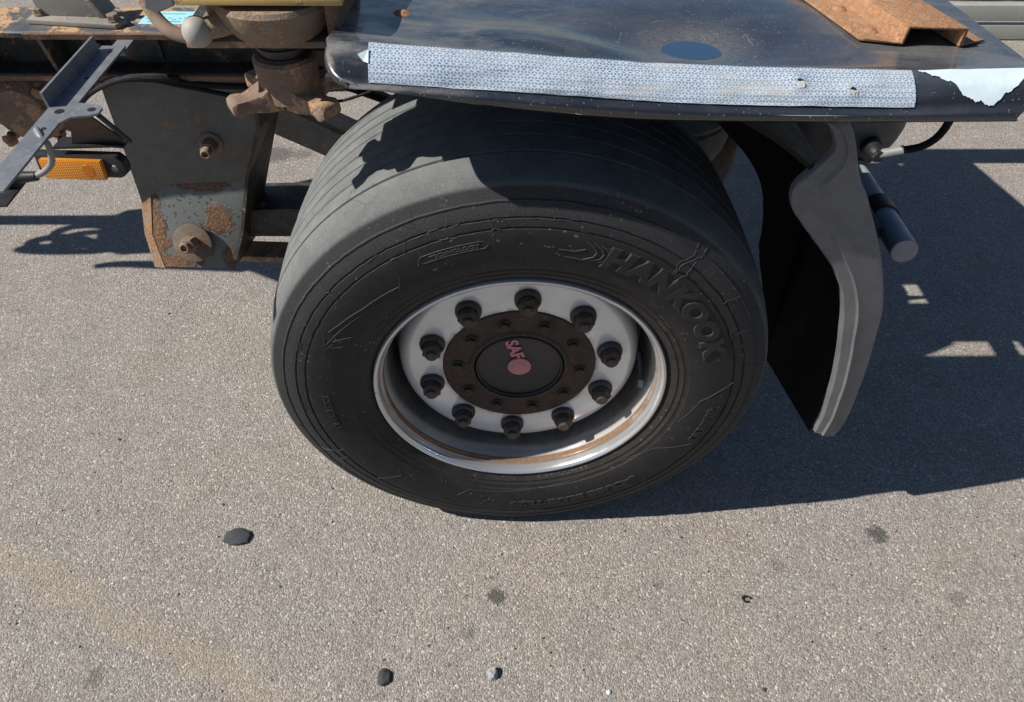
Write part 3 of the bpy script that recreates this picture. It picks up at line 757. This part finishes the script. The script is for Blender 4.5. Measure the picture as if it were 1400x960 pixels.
# --- rusty hat-section bracket on the mudguard
hb = empty('bracket_rail', (.55, .15, .995), guard)
hb.location = (0, 0, 0)
zb_ = 1.0106
prof = [(-.048, 0), (-.048, .0035), (-.005, .0035), (-.003, .0235), (.070, .0235), (.071, .0035), (.107, .0035), (.107, 0), (.0675, 0), (.0665, .020), (.001, .020), (-.001, 0)]
vv = []; ff = []
yst = [.0785, .101, .1367, .1886, .261, .355]
for yi, y in enumerate(yst):
    for (px, pz) in prof:
        yy = y
        if yi == 0:                                   # the flanges are cut back at the free end
            yy += lerp(px, [(-.048, .020), (-.026, .002), (.0, .008), (.069, .002), (.072, .0), (.09, .001), (.107, .018)])
        vv.append((.491 - (y - .0847) * .2 + px * 1.039, yy, zb_ + pz * 1.039 - (y - .0847) * .02))
kk = len(prof)
for i in range(len(yst) - 1):
    for j in range(kk): ff.append((i * kk + j, i * kk + (j + 1) % kk, (i + 1) * kk + (j + 1) % kk, (i + 1) * kk + j))
ff += [tuple(range(kk)), tuple(range((len(yst) - 1) * kk, len(yst) * kk))]
bpy.data.objects.remove(hb)
obj('hat_bracket', vv, ff, M['rust'], guard, smooth=35, bev=.0012)
for (x, y) in ((.460, .1211), (.4454, .199), (.4309, .277)): G().lathe([(0, .0045), (.007, .0035), (.0105, .0)], 18, 'z', (x, y, zb_ + .003 - (y - .0847) * .02)).build('rivet', M['rust'], guard, smooth=60)

# --- quarter fender behind the wheel and its grey outer lip
def fend(y, a):                                       # a degrees, about the wheel centre
    R = .585 + .012 * (1 - abs(a - 20) / 40)
    return Vector((R * math.cos(math.radians(a)), y, .43 + R * math.sin(math.radians(a))))
NA = 30
vs = []; fs = []
for i in range(NA + 1):
    a = -14 + 96 * i / NA
    yin = lerp(a, [(-14, .28), (-5, .33), (5, .35), (22, .35), (40, .31), (82, .29)])
    cols = []
    for j in range(9):
        y = .004 + (yin - .004) * j / 8
        p = fend(y, a); p.z -= .25 * y * max(0, (6 - a) / 20); cols.append(p)
    fl = lerp(a, [(-14, 0), (-8, .022), (4, .078), (22, .082), (40, .098), (82, .10)]); d_ = (cols[-1] - Vector((0, cols[-1].y, .43))).normalized()
    cols.append(cols[-1] - d_ * fl + Vector((0, .006, 0)))
    for j in range(9, -1, -1):
        d = (cols[j] - Vector((0, cols[j].y, .43))).normalized(); cols.append(cols[j] + d * .006)
    vs += cols
kk = 20
for i in range(NA):
    for j in range(kk): fs.append((i * kk + j, i * kk + (j + 1) % kk, (i + 1) * kk + (j + 1) % kk, (i + 1) * kk + j))
fs += [tuple(range(kk)), tuple(range(NA * kk, NA * kk + kk))]
fender = obj('rear_fender', vs, fs, M['fender'], T, smooth=40)
# grey lip: outlines measured in the plane of the wheel face
inn = [(.366, .955), (.386, .945), (.4, .925), (.405, .908), (.388, .880), (.372, .856), (.370, .838), (.378, .815), (.398, .790), (.425, .760), (.452, .730), (.478, .698), (.503, .655), (.520, .612), (.531, .572), (.545, .520), (.560, .45), (.568, .395), (.574, .345), (.574, .315), (.573, .297)]
outr = [(.396, .955), (.415, .945), (.428, .925), (.438, .905), (.449, .880), (.463, .856), (.476, .838), (.494, .808), (.515, .772), (.535, .735), (.550, .705), (.566, .668), (.583, .622), (.593, .580), (.601, .535), (.609, .49), (.616, .435), (.621, .385), (.624, .335), (.622, .305), (.618, .284)]
inn = crom([Vector((x, 0, z)) for x, z in inn], 3); outr = crom([Vector((x, 0, z)) for x, z in outr], 3)
vs = []; fs = []
NS = len(inn)
for i in range(NS):
    a, b = inn[i], outr[i]
    t = i / (NS - 1)
    rib = .36 if t > .25 else lerp(t, [(0, .2), (.1, .5), (.18, .55), (.25, .36)])
    prof = [(0, .014), (0, .002), (.04, -.0015), (rib - .05, -.003), (rib, -.0075), (rib + .05, -.0068), (.72, -.005), (.93, -.0035), (1, .003), (1, .014)]
    for (s_, yy) in prof:
        p = a.lerp(b, s_); wob = .0012 * noise.noise(Vector((i * .3, s_ * 2, 2))); nick = 0
        if s_ < .05 and .3 < t < .62: nick = .0022 * noise.noise(Vector((i * .9, 7, 1)))
        vs.append((p.x + nick, yy - .002 + wob, p.z))
kk = 10
for i in range(NS - 1):
    for j in range(kk): fs.append((i * kk + j, i * kk + (j + 1) % kk, (i + 1) * kk + (j + 1) % kk, (i + 1) * kk + j))
fs += [tuple(range(kk)), tuple(range((NS - 1) * kk, NS * kk))]
obj('mud_flap_lip', vs, fs, M['flap'], fender, smooth=40)

# --- chassis rail, hanger, arms
XL, XR = -1.42, .58
rail = G()
rail.box((XL, .508, .7945), (XR, .514, .868)); rail.box((XL, .4615, .782), (XR, .514, .7935))
rail = rail.build('chassis_rail', M['frame_dark'], T, smooth=0)
def flange(name, y0, y1, z0, z1, mat, xa, xb, par, jagy=.003):
    v = []; f = []; nn = 90
    for i in range(nn + 1):
        x = xa + (xb - xa) * i / nn; e = y0 + jagy * noise.noise(Vector((x * 30, z0 * 50, 0)))
        v += [(x, e, z0), (x, e - .001, z1 - .002), (x, e + .002, z1), (x, y1, z1), (x, y1, z0)]
    for i in range(nn):
        for j in range(5): f.append((i * 5 + j, i * 5 + (j + 1) % 5, i * 5 + 5 + (j + 1) % 5, i * 5 + 5 + j))
    f += [tuple(range(5)), tuple(range(nn * 5, nn * 5 + 5))]
    return obj(name, v, f, mat, par, smooth=30)
flange('top_flange', .440, .548, .868, .878, M['flange_rust'], XL, XR, rail)
flange('flange_edge', .4365, .4395, .866, .8772, M['edge_rust'], -.86, -.42, rail, .001)
flange('bottom_flange', .452, .462, .7835, .794, M['edge_rust'], -1.0, XR, rail)
for x in (-.985, -.845): G().prism([(x, .507, .795), (x, .462, .795), (x, .444, .867), (x, .507, .867)], (.007, 0, 0)).build('gusset', M['frame'], rail, smooth=0)
gg = G().lathe([(0, -.012), (.016, -.012), (.02, 0)], 24, 'y', (-.765, .506, .83)); gg.hexa((-.765, .494, .83), (0, -1, 0), .013, .012)
gg.build('bolt', M['frame'], rail, smooth=30)
G().box((-.80, .502, .80), (-.66, .507, .864)).build('stiffener_plate', M['frame'], rail, bev=.002)
stk = G().box((-.672, .472, .8782), (-.575, .528, .8788)).build('sticker', M['sticker'], rail, smooth=0)
ink = G()
for k in range(9):
    x = -.664 + .0095 * k; ink.box((x, .494 + .004 * math.sin(k * 2.1), .879), (x + .006, .4952 + .004 * math.sin(k * 2.1), .8793))
for yy in (.482, .516): ink.box((-.66 + .002, yy, .879), (-.60, yy + .0012, .8793))
G().add(ink.v, ink.f).build('sticker_print', M['ink'], rail, smooth=0)
# cast foot with gusset bolted on the flange
ft = G().prism([(-.862, .470, .879), (-.700, .447, .879), (-.688, .470, .879), (-.70, .486, .879), (-.86, .51, .879)], (0, 0, .008))
ft.prism([(-.845, .488, .887), (-.722, .478, .887), (-.75, .482, .925), (-.775, .484, .975), (-.84, .488, .99), (-.85, .488, .95)], (0, .012, 0))
ft.prism([(-.725, .475, .887), (-.755, .478, .945), (-.765, .478, .945), (-.738, .475, .887)], (0, .05, 0))
ft.build('cast_foot', M['dirtysteel'], rail, smooth=25, bev=.0015)
for (x, y) in ((-.845, .492), (-.707, .465)):
    b_ = G().lathe([(.0, 0), (.012, 0), (.012, .003), (.0, .003)], 20, 'z', (x, y, .887)); b_.hexa((x, y, .89), (0, 0, 1), .0105, .009)
    b_.build('foot_bolt', M['bolt'], rail, smooth=25)

# hanger bracket: upright plate, sloping foot, folded rusty edge
HY = .50
hang = G()
up_ = [(-.796, .782), (-.502, .782), (-.522, .66), (-.572, .548), (-.60, .537), (-.735, .530), (-.790, .50), (-.8145, .478), (-.806, .60), (-.801, .70)]
hang.prism([(x, HY, z) for x, z in up_], (0, .008, 0))
hanger = hang.build('hanger_bracket', M['hanger'], T, smooth=25, bev=.001)
low = [(-.572, HY, .548), (-.60, HY, .537), (-.735, HY, .530), (-.79, HY, .500), (-.806, HY - .028, .42), (-.790, HY - .06, .352), (-.640, HY - .06, .346), (-.606, HY - .03, .43)]
G().prism(low, (0, .0075, .003)).build('sloping_foot_plate', M['foot'], hanger, smooth=25, bev=.0012)
fe = [(-.788, HY - .002, .502), (-.804, HY - .030, .42), (-.789, HY - .062, .350), (-.812, HY - .060, .352), (-.822, HY - .026, .42), (-.8165, HY, .480)]
G().prism(fe, (.001, .006, .002)).build('folded_edge', M['fold_rust'], hanger, smooth=25)
G().prism([(-.503, HY - .002, .782), (-.523, HY - .002, .66), (-.573, HY - .002, .548), (-.607, HY - .03, .43), (-.641, HY - .062, .346), (-.620, HY + .06, .346), (-.590, HY + .09, .43), (-.505, HY + .12, .66), (-.482, HY + .12, .782)], (.007, 0, 0)).build('side_plate', M['frame_dark'], hanger, smooth=0)
def bolt_set(name, c, ax, R, hexr, stud, wash=True):
    ax = Vector(ax).normalized(); q = ax.to_track_quat('Z', 'Y'); c = Vector(c)
    w = G().lathe([(0, 0), (R, 0), (R, .004), (R * .93, .0055), (0, .0055)], 40, 'z')
    w.v = [tuple(c + q @ Vector(p)) for p in w.v]
    wo = w.build('washer', M['washer'] if R > .04 else M['bolt'], hanger, smooth=35)
    b = G(); b.hexa(c + ax * .0055, ax, hexr, hexr * 1.0); b.hexa(c + ax * (.0055 + hexr * .98), ax, hexr * .97, hexr * .55)
    s_ = G().lathe([(hexr * .62, 0), (hexr * .62, stud), (hexr * .5, stud + .003), (hexr * .4, stud + .003), (hexr * .36, stud - .004), (0, stud - .004)], 20, 'z')
    b.add([tuple(c + q @ Vector(p)) for p in s_.v], s_.f)
    b.build(name, M['bolt'], hanger, smooth=25)
bolt_set('bolt', (-.622, HY - .0005, .628), (.02, -1, .05), .024, .0165, .046)
bolt_set('pivot_bolt', (-.712, HY - .048, .410), (-.04, -1, .42), .043, .0185, .046)
# trailing arm, diagonal beam and axle
G().prism([(-.74, .52, .445), (-.5, .52, .452), (-.3, .52, .44), (-.3, .52, .36), (-.5, .52, .373), (-.74, .52, .375)], (0, .11, 0)).build('trailing_arm', M['frame_dark'], T, smooth=25, bev=.006)
G().prism([(-.72, .49, .345), (-.5, .49, .335), (-.28, .49, .318), (-.28, .49, .305), (-.5, .49, .318), (-.72, .49, .330)], (0, .06, 0)).build('lower_strap', M['cast'], T, smooth=25, bev=.002)
G().tube([(0, .40, .43), (0, 2.05, .43)], .064, 28).build('axle', M['frame_dark'], T)
G().lathe([(.0, .30), (.19, .30), (.205, .33), (.205, .46), (.19, .475), (.0, .475)], 56, 'y', (0, 0, .43)).build('brake_drum', M['hub'], T)
db = G().prism([(-.60, .78, .60), (-.12, .66, .41), (-.12, .74, .41), (-.60, .86, .60)], (0, 0, -.012))
db.prism([(-.60, .78, .60), (-.12, .66, .41), (-.12, .66, .33), (-.60, .78, .50)], (.0, .01, 0))
db.build('diagonal_brace', M['brace'], T, smooth=0, bev=.001)

# --- twist lock
TX, TY = -.330, .092
tw = empty('twist_lock', (TX, TY, .925), T)
def tl(p): return Vector(p)
G().lathe([(.012, .140), (.074, .140), (.077, .134), (.072, .118), (.060, .098), (.046, .088), (.0, .088)], 56, 'z', (.012, .02, 0)).build('lock_housing', M['casttan'], tw, smooth=40)
lev = G().tube([(-.02, -.0, .118), (-.045, -.012, .114), (-.072, -.024, .110)], [.017, .0145, .0125], 14, smoothpath=3)
lev.build('lever_arm', M['casttan'], tw)
G().lathe([(0, -.0185)] + [(.0185 * math.cos(t), .0185 * math.sin(t)) for t in [(-80 + 16 * i) * PI / 180 for i in range(11)]] + [(0, .0185)], 28, 'z', (-.078, -.027, .109)).build('lever_ball', M['ball'], tw, smooth=60)
sh_ = [(.030, .088), (.030, .078), (.034, .077), (.034, .073), (.030, .072), (.030, .066), (.034, .065), (.034, .061), (.031, .06)]
G().lathe(sh_, 36, 'z', (.008, .02, 0)).build('lock_shaft', M['frame_dark'], tw)
G().lathe([(.0, .062), (.038, .062), (.042, .058), (.041, .04), (.040, .02), (.040, .006), (.0, .006)], 40, 'z', (.008, .02, 0)).build('nut_cone', M['cast'], tw)
sn = G()
def arm3(ang, ln, w0, w1, zt_, zb2):
    ca, sa = math.cos(ang), math.sin(ang)
    secs = []
    for s_, w_, t_, b_ in ((.018, w0 * 1.15, zt_ + .022, zb2), (.040, w0, zt_ + .006, zb2), (ln * .72, w1 * .82, zt_, zb2 + .002), (ln * .9, w1, zt_ + .001, zb2 - .002), (ln, w1 * .86, zt_ - .003, zb2 + .004)):
        secs.append([(s_ * ca - q * sa, s_ * sa + q * ca, z_) for q, z_ in ((-w_, b_), (w_, b_), (w_ * .9, t_), (-w_ * .9, t_))])
    v = [q for s_ in secs for q in s_]; f = []
    for i in range(len(secs) - 1):
        for j in range(4): f.append((i * 4 + j, i * 4 + (j + 1) % 4, i * 4 + 4 + (j + 1) % 4, i * 4 + 4 + j))
    f += [(0, 1, 2, 3), tuple(range(len(v) - 4, len(v)))]
    return v, f
for ang in (210, 322, 138, 42):
    v, f = arm3(math.radians(ang), .084, .023, .0195, -.004, -.024)
    sn.add([(x + .005, y + .02, z + .020) for x, y, z in v], f)
sn.build('star_nut', M['cast'], tw, smooth=40, bev=.004)
# yellow pocket plate and its dark brackets
G().box((-.088, -.045, .1465), (.108, .16, .1565)).build('pocket_plate', M['yellow'], tw, bev=.002)
G().box((-.10, -.02, .085), (.098, .11, .094)).build('pocket_floor', M['cast'], tw, bev=.002)
G().box((.082, -.03, .09), (.098, .15, .146)).build('pocket_side', M['edge_rust'], tw, bev=.002)
G().box((-.088, .10, .094), (.08, .112, .146)).build('pocket_back', M['frame_dark'], tw, bev=.001)
G().prism([(-.125, -.03, .158), (-.092, -.03, .158), (-.096, -.03, .14), (-.118, -.03, .132), (-.132, -.03, .138)], (0, .06, 0)).build('pocket_ear', M['galv'], tw, smooth=0, bev=.002)
G().tube([(-.165, .05, .12), (-.15, .035, .10), (-.128, .02, .088), (-.10, .015, .083)], .009, 10, smoothpath=4).build('curved_stop', M['cast'], tw)
G().tube([(-.062, -.01, .148), (-.060, -.01, .125)], .006, 8).build('lever_pin', M['casttan'], tw)
# outrigger carrying the lock
G().box((-.42, .24, 1.012), (-.22, .52, 1.02)).build('outrigger', M['frame_dark'], T, bev=.003)

# --- lamp arm, marker lamp
ZA = .868
la = G().prism([(-.711, -.035, ZA), (-.711, .14, ZA), (-.711, .40, ZA), (-.671, .40, ZA), (-.673, .20, ZA), (-.64, .193, ZA), (-.631, .184, ZA), (-.631, .168, ZA), (-.64, .162, ZA), (-.667, .156, ZA), (-.677, .139, ZA), (-.677, -.035, ZA)], (0, 0, .0035))
lamp_arm = la.build('lamp_arm', M['galv'], T, smooth=0, bev=.0006)
G().prism([(-.713, .185, ZA), (-.709, .185, ZA), (-.709, .385, ZA), (-.713, .385, ZA)], (-.002, 0, .026)).build('arm_web', M['galv'], lamp_arm, smooth=0)
G().box((-.70, .39, .858), (-.672, .46, .866)).build('arm_foot', M['galv'], lamp_arm, smooth=0)
for (x, y, r) in ((-.688, .375, .0035), (-.691, .28, .0035), (-.69, .172, .0068), (-.645, .178, .006), (-.692, .122, .0035)):
    G().lathe([(0, ZA + .0041), (r, ZA + .0041), (r, ZA + .0036)], 18, 'z', (x, y, 0)).build('bolt_hole', M['plastic'], lamp_arm, smooth=0)
hk = G().prism([(-.705, .185, .867), (-.655, .175, .867), (-.632, .20, .812), (-.636, .212, .792), (-.72, .212, .792), (-.708, .205, .82)], (0, .003, .001))
hk.prism([(-.745, .20, .792), (-.655, .205, .792), (-.637, .205, .79), (-.637, .235, .79), (-.745, .235, .79)], (0, 0, .004))
hk.tube([(-.635, .172, .866), (-.625, .21, .80)], .004, 8)
hk.build('lamp_bracket', M['plastic'], lamp_arm, smooth=30)
lamp = empty('marker_lamp', (-.71, .195, .762), T)
lamp.rotation_euler = (math.radians(-6), math.radians(1), math.radians(-2))
G().prism([(x, 0, z) for x, z in [(-.072, -.017), (.058, -.017), (.066, -.012), (.069, 0), (.066, .012), (.058, .020), (-.072, .020)]], (0, .022, 0)).build('lamp_housing', M['plastic'], lamp, smooth=30, bev=.003)
G().prism([(x, 0, z) for x, z in [(-.060, -.0165), (.038, -.0165), (.038, .0165), (-.060, .0165)]], (0, -.011, 0)).build('lens', M['amber'], lamp, smooth=30, bev=.002)
G().lathe([(0, -.0115), (.010, -.0115), (.0115, -.010)], 24, 'y', (.014, 0, 0)).build('bulb_window', M['amber_dark'], lamp)
G().lathe([(0, -.002), (.0045, -.002), (.006, .0)], 16, 'y', (.052, 0, 0)).build('lamp_screw', M['cablegrey'], lamp)
G().tube([(-.70, .118, .872), (-.688, .102, .870), (-.681, .098, .858), (-.690, .1, .830), (-.708, .1, .814), (-.728, .1, .806)], .0046, 10, smoothpath=5).build('lamp_cable', M['cablegrey'], lamp_arm)
G().tube([(-.722, .1, .807), (-.745, .1, .805), (-.756, .1, .805), (-.78, .1, .804), (-.86, .11, .80)], [.007, .011, .014, .0145, .0145], 14, smoothpath=2).build('cable_plug', M['plastic'], lamp_arm)
G().prism([(-.92, .05, .79), (-.752, .05, .79), (-.752, .13, .79), (-.92, .13, .79)], (0, 0, -.003)).build('cover_flap', M['plastic'], lamp_arm, smooth=0)

# --- rusted brake chamber at the left
G().lathe([(0, -.14), (.05, -.14), (.066, -.125), (.070, -.10), (.076, -.095), (.076, -.075), (.070, -.07), (.066, .02), (.05, .05), (0, .05)], 40, 'y', (-.99, .66, .68)).build('brake_chamber', M['cast'], T)
cl = G()
for k in range(46):
    a = random.uniform(0, 2 * PI); y = random.uniform(.5, .66); r = .068 + random.uniform(-.004, .012); s_ = random.uniform(.006, .018)
    c = Vector((-.99 + r * math.cos(a), y, .68 + r * math.sin(a)))
    b_ = G().lathe([(0, -s_), (s_ * .8, -s_ * .5), (s_, 0), (s_ * .7, s_ * .6), (0, s_ * .8)], 7, 'z', c); cl.add([tuple(Vector(q) + Vector((random.uniform(-1, 1), random.uniform(-1, 1), random.uniform(-1, 1))) * s_ * .25) for q in b_.v], b_.f)
o = cl.build('mud_clods', M['rust'], T, smooth=60); o['kind'] = 'stuff'

# --- cables
G().tube([(-.90, .49, .70), (-.82, .47, .752), (-.74, .45, .786), (-.66, .445, .79), (-.58, .46, .772), (-.50, .47, .765), (-.42, .48, .77)], .006, 8, smoothpath=6).build('cable', M['cable'], T)
G().tube([(-.88, .50, .68), (-.80, .46, .755), (-.70, .44, .795), (-.62, .45, .775), (-.53, .47, .745), (-.45, .48, .74)], .0045, 8, smoothpath=6).build('cable', M['cable'], T)
G().tube([(-.72, .45, .79), (-.66, .44, .797), (-.62, .447, .79)], .007, 8, smoothpath=6).build('cable', M['cable'], T)
G().tube([(-.32, .60, .70), (-.40, .60, .69), (-.45, .61, .68), (-.455, .62, .66), (-.42, .62, .655), (-.36, .6, .67), (-.30, .6, .69)], .0032, 8, smoothpath=6).build('cable', M['cable'], T)
G().tube([(-.36, .62, .70), (-.28, .64, .655), (-.20, .66, .61), (-.10, .68, .57)], [.014, .013, .009, .009], 10, smoothpath=4).build('brake_hose', M['cable'], T)
G().tube([(-.26, .63, .648), (-.20, .65, .595), (-.10, .67, .55)], .0075, 8, smoothpath=4).build('brake_hose', M['cable'], T)

# --- air spring, air tank, hose, reflector pipe
ab = G().lathe([(0, .0), (.075, .0), (.083, -.02), (.095, -.06), (.135, -.075), (.15, -.10), (.15, -.16), (.14, -.20), (.125, -.23), (.12, -.40), (0, -.40)], 48, 'z', (.375, .68, .66))
ab.build('air_spring', M['bagdark'], T)
G().lathe([(0, .004), (.125, .004), (.135, -.004), (.135, -.012), (0, -.012)], 48, 'z', (.345, .645, .645)).build('air_spring_plate', M['bag'], T)
G().lathe([(.11, 0), (.135, -.012), (.145, -.04), (.14, -.075), (.11, -.09)], 48, 'z', (.34, .645, .633)).build('air_spring_fold', M['bag'], T)
G().prism([(.37, .60, .68), (.50, .60, .68), (.475, .60, .53), (.44, .60, .48), (.40, .60, .48)], (0, .012, 0)).build('spring_bracket', M['brace'], T, smooth=0)
G().lathe([(0, -.012), (.07, -.004), (.105, .006), (.124, .024), (.130, .045), (.130, .50), (.1, .53), (0, .54)], 56, 'y', (.657, .44, .693)).build('air_tank', M['tank'], T)
G().box((.622, .4335, .701), (.654, .4385, .714)).build('tank_label', M['white'], T, smooth=0)
fit = G().lathe([(0, -.03), (.012, -.03), (.016, -.02), (.016, 0), (.02, .0), (.02, .012), (0, .012)], 18, 'y', (.708, .424, .661)); fit.hexa((.708, .399, .661), (0, -1, 0), .013, .012)
fit.build('hose_fitting', M['plastic'], T, smooth=30)
G().tube([(.711, .396, .663), (.729, .390, .671), (.747, .382, .681)], .0095, 14).build('hose_collar', M['cablegrey'], T)
G().tube([(.745, .383, .680), (.771, .372, .694), (.791, .367, .719), (.798, .367, .760), (.796, .377, .83)], .0075, 12, smoothpath=4).build('air_hose', M['cable'], T)
pp = Vector((.643, .10, .659)); pd = (Vector((.70, .46, .600)) - pp)
tube_ = G().tube([pp, pp + pd * 1.4], .0215, 32).build('bumper_tube', M['pipe'], T)
G().tube([pp - pd.normalized() * .002, pp + pd.normalized() * .004], .0205, 32).build('tube_cap', M['capgrey'], tube_)
G().tube([pp + pd * .33, pp + pd * .47], .0255, 32).build('tube_clamp', M['plastic'], tube_)
G().tube([pp + pd * .86, pp + pd * .97], .0245, 32).build('tube_clamp', M['plastic'], tube_)
G().box((.605, .16, .60), (.632, .24, .66)).build('tube_bracket', M['plastic'], tube_, bev=.003)

# --- unseen underside frame: slabs added and cut to the shade on the ground
def slab(name, poly, z, h, mat='frame_dark'): return G().prism([(x, y, z) for x, y in poly], (0, 0, h)).build(name, M[mat], T, smooth=0)
def under(pts, z): return [(x - KX * z, y - KY * z) for x, y in pts]      # where a thing at height z stands to shade these ground points
slab('frame_shade_slab', under([(.55, .765), (1.70, .765), (1.715, 1.09), (1.655, 1.425), (1.44, 1.43), (1.415, 1.305), (1.375, 1.43), (1.15, 1.43), (1.15, 1.9), (.55, 1.9)], .86), .86, .05)
slab('frame_shade_slab', under([(1.36, 1.432), (4.2, 1.438), (4.2, 1.525), (1.44, 1.525), (1.36, 1.50)], .861), .861, .05)
slab('rail_shade_slab', under([(.5, .60), (.95, .60), (.97, .80), (.5, .80)], .80), .80, .03)
slab('rail_shade_slab', under([(1.29, .60), (1.45, .60), (1.45, .80), (1.27, .80)], .80), .80, .03)
slab('shade_bar', under([(.7, .525), (1.53, .525), (1.53, .60), (.7, .60)], .90), .90, .03)
slab('guard_shade_slab', under([(.5, .44), (1.0, .445), (1.03, .457), (1.12, .476), (1.20, .513), (1.205, .60), (.5, .60)], .93), .93, .02)
slab('guard_shade_slab', under([(1.31, .40), (1.345, .40), (1.365, .62), (1.325, .62)], .93), .93, .02)
G().box((-.255, .035, .984), (-.06, .30, .991)).build('tyre_shade_plate', M['frame_dark'], T, smooth=0)  # unseen, added under the sheet to shade the tyre top
G().box((-1.7, 1.86, .78), (1.4, 2.02, .88)).build('far_chassis_rail', M['frame_dark'], T, bev=.004)
# unseen hoses set by their shadows left of the wheel, with added shade pieces
cd = under([(-3.6, 1.105), (-1.3, 1.105), (-1.2, 1.12), (-.86, 1.24), (-.40, 1.42)], .88)
G().tube([(x, y, .88) for x, y in cd], .026, 12).build('conduit', M['cable'], T)
slab('left_shade_block', under([(-1.28, 1.13), (-1.25, 1.16), (-.88, 1.16), (-.82, 1.06), (-.90, .965), (-1.06, .935), (-1.19, .925), (-1.27, .95), (-1.30, 1.02)], .86), .86, .06, 'plastic')  # added block, outlined by the dark patch it throws left of the wheel
slab('left_shade_plate', under([(-.92, 1.02), (-.62, .90), (-.55, .72), (-.66, .78), (-.80, .855), (-.95, .89)], .86), .86, .02, 'plastic')  # added plate, cut to the shadow running towards the tyre
for (cx, cy_, rx, ry, w_) in ((-1.40, .985, .085, .03, .017), (-1.34, 1.03, .09, .045, .015), (-1.30, .99, .11, .05, .013), (-1.38, .955, .13, .016, .013)):
    q = [(cx + rx * math.cos(t), cy_ + ry * math.sin(t)) for t in [i * PI / 12 for i in range(25)]]
    G().tube([(x, y, .88) for x, y in under(q, .88)], w_, 8).build('coiled_hose', M['cable'], T)
q = under([(-1.24, .872), (-1.18, .880), (-1.05, .876), (-.95, .872), (-.80, .865)], .88)
G().tube([(x, y, .88 + .002 * (i % 2)) for i, (x, y) in enumerate(q)], [.012, .031, .027, .030, .026], 10, smoothpath=3).build('coiled_hose', M['cable'], T)

# ------------------------------------------------------------------ things lying on the ground
def pebble(name, c, rx, ry, rz, mat, seed, flat=.5):
    bm = bmesh.new(); bmesh.ops.create_icosphere(bm, subdivisions=3, radius=1)
    v = []
    for q in bm.verts:
        n_ = q.co.normalized(); k = 1 + .34 * noise.noise(n_ * 1.5 + Vector((seed, 0, 0))) + .2 * noise.noise(n_ * 3.5 + Vector((0, seed, 0)))
        p = n_ * k; p.x = max(-.9, min(.9, p.x)); v.append((c[0] + p.x * rx, c[1] + p.y * ry, max(0.0005, c[2] + rz * flat + p.z * rz)))
    f = [tuple(x.index for x in q.verts) for q in bm.faces]; bm.free()
    return obj(name, v, f, mat, smooth=45)
tag(pebble('tar_lump', (-.602, -.046, 0), .031, .02, .006, M['stone'], 4), 'flat black tar lump on the pavement left of the tyre', 'tar lump', 'loose bits lying on the pavement')
tag(pebble('pebble', (-.258, -.344, 0), .0135, .0155, .006, M['stone'], 9), 'dark grey stone with rough edges below the tyre', 'stone', 'loose bits lying on the pavement')
tag(pebble('pebble', (-.054, -.341, 0), .011, .012, .009, M['greystone'], 12), 'light grey chipped stone below the tyre', 'stone', 'loose bits lying on the pavement')
tag(pebble('pebble', (.162, -.378, 0), .0045, .0042, .003, M['white'], 15), 'tiny white pebble at the bottom of the photo', 'stone', 'loose bits lying on the pavement')
sh = G().tube([(.464 + .009 * math.cos(a) * .9, -.203 + .006 * math.sin(a), .003) for a in [i * .5 for i in range(11)]], .0022, 8).build('rubber_scrap', M['plastic'])
tag(sh, 'tiny curled black rubber scrap on the pavement right of the tyre', 'rubber scrap', 'loose bits lying on the pavement')

gr_ = random.Random(11)
for (nm_, cnt, mat_, s0, s1) in (('loose_grit', 420, 'grit', .0010, .0028), ('dark_grit', 160, 'stone', .0010, .0026)):
    gg_ = G()
    for k in range(cnt):
        x = gr_.uniform(-1.3, 1.3); y = gr_.uniform(-.42, .25) if gr_.random() < .8 else gr_.uniform(.2, 1.6)
        s_ = gr_.uniform(s0, s1) * (1 if gr_.random() < .93 else 1.7)
        v = [(x + s_ * gr_.uniform(.6, 1.3) * math.cos(a), y + s_ * gr_.uniform(.6, 1.3) * math.sin(a), 0) for a in [i_ * PI * 2 / 5 for i_ in range(5)]]
        v += [(q[0] * .6 + x * .4, q[1] * .6 + y * .4, s_ * gr_.uniform(.6, 1.1)) for q in v]
        gg_.add(v, [(5, 6, 7, 8, 9)] + [(i_, (i_ + 1) % 5, 5 + (i_ + 1) % 5, 5 + i_) for i_ in range(5)])
    o = gg_.build(nm_, M[mat_], smooth=0); o['kind'] = 'stuff'
    o['label'] = 'pale grit scattered over the pavement' if mat_ == 'grit' else 'dark grit scattered over the pavement'; o['category'] = 'grit'

# ------------------------------------------------------------------ beyond the trailer
sg = empty('barrier_rail', (2.6, 2.62, 0))
tag(sg, 'low pale metal barrier of two boards beyond the mudguard corner', 'barrier')
def sgp(name, a, b): return G().box(tuple(Vector(a) - Vector((2.6, 2.62, 0))), tuple(Vector(b) - Vector((2.6, 2.62, 0)))).build(name, M['alu'], sg, bev=.004)
sgp('board', (1.2, 2.49, .088), (5.2, 2.53, .158)); sgp('board', (1.2, 2.49, .004), (5.2, 2.53, .070))
for x in (1.5, 3.2, 4.9): sgp('post', (x, 2.532, 0), (x + .05, 2.58, .13))
sv = []
fs = []
for j, y in enumerate((2.97, 3.0, 3.1, 3.4, 4.5)):
    for i in range(61):
        x = 1.6 + .1 * i; sv.append((x, y + (.012 * noise.noise(Vector((x * 9, 1, 0))) if j == 0 else 0), .004 if j == 0 else .03 + .02 * noise.noise(Vector((x * 6, y * 6, 0)))))
for j in range(4):
    for i in range(60): fs.append((j * 61 + i, j * 61 + i + 1, j * 61 + 62 + i, j * 61 + 61 + i))
o = obj('soil_verge', sv, fs, M['soil'], smooth=0); o['kind'] = 'structure'
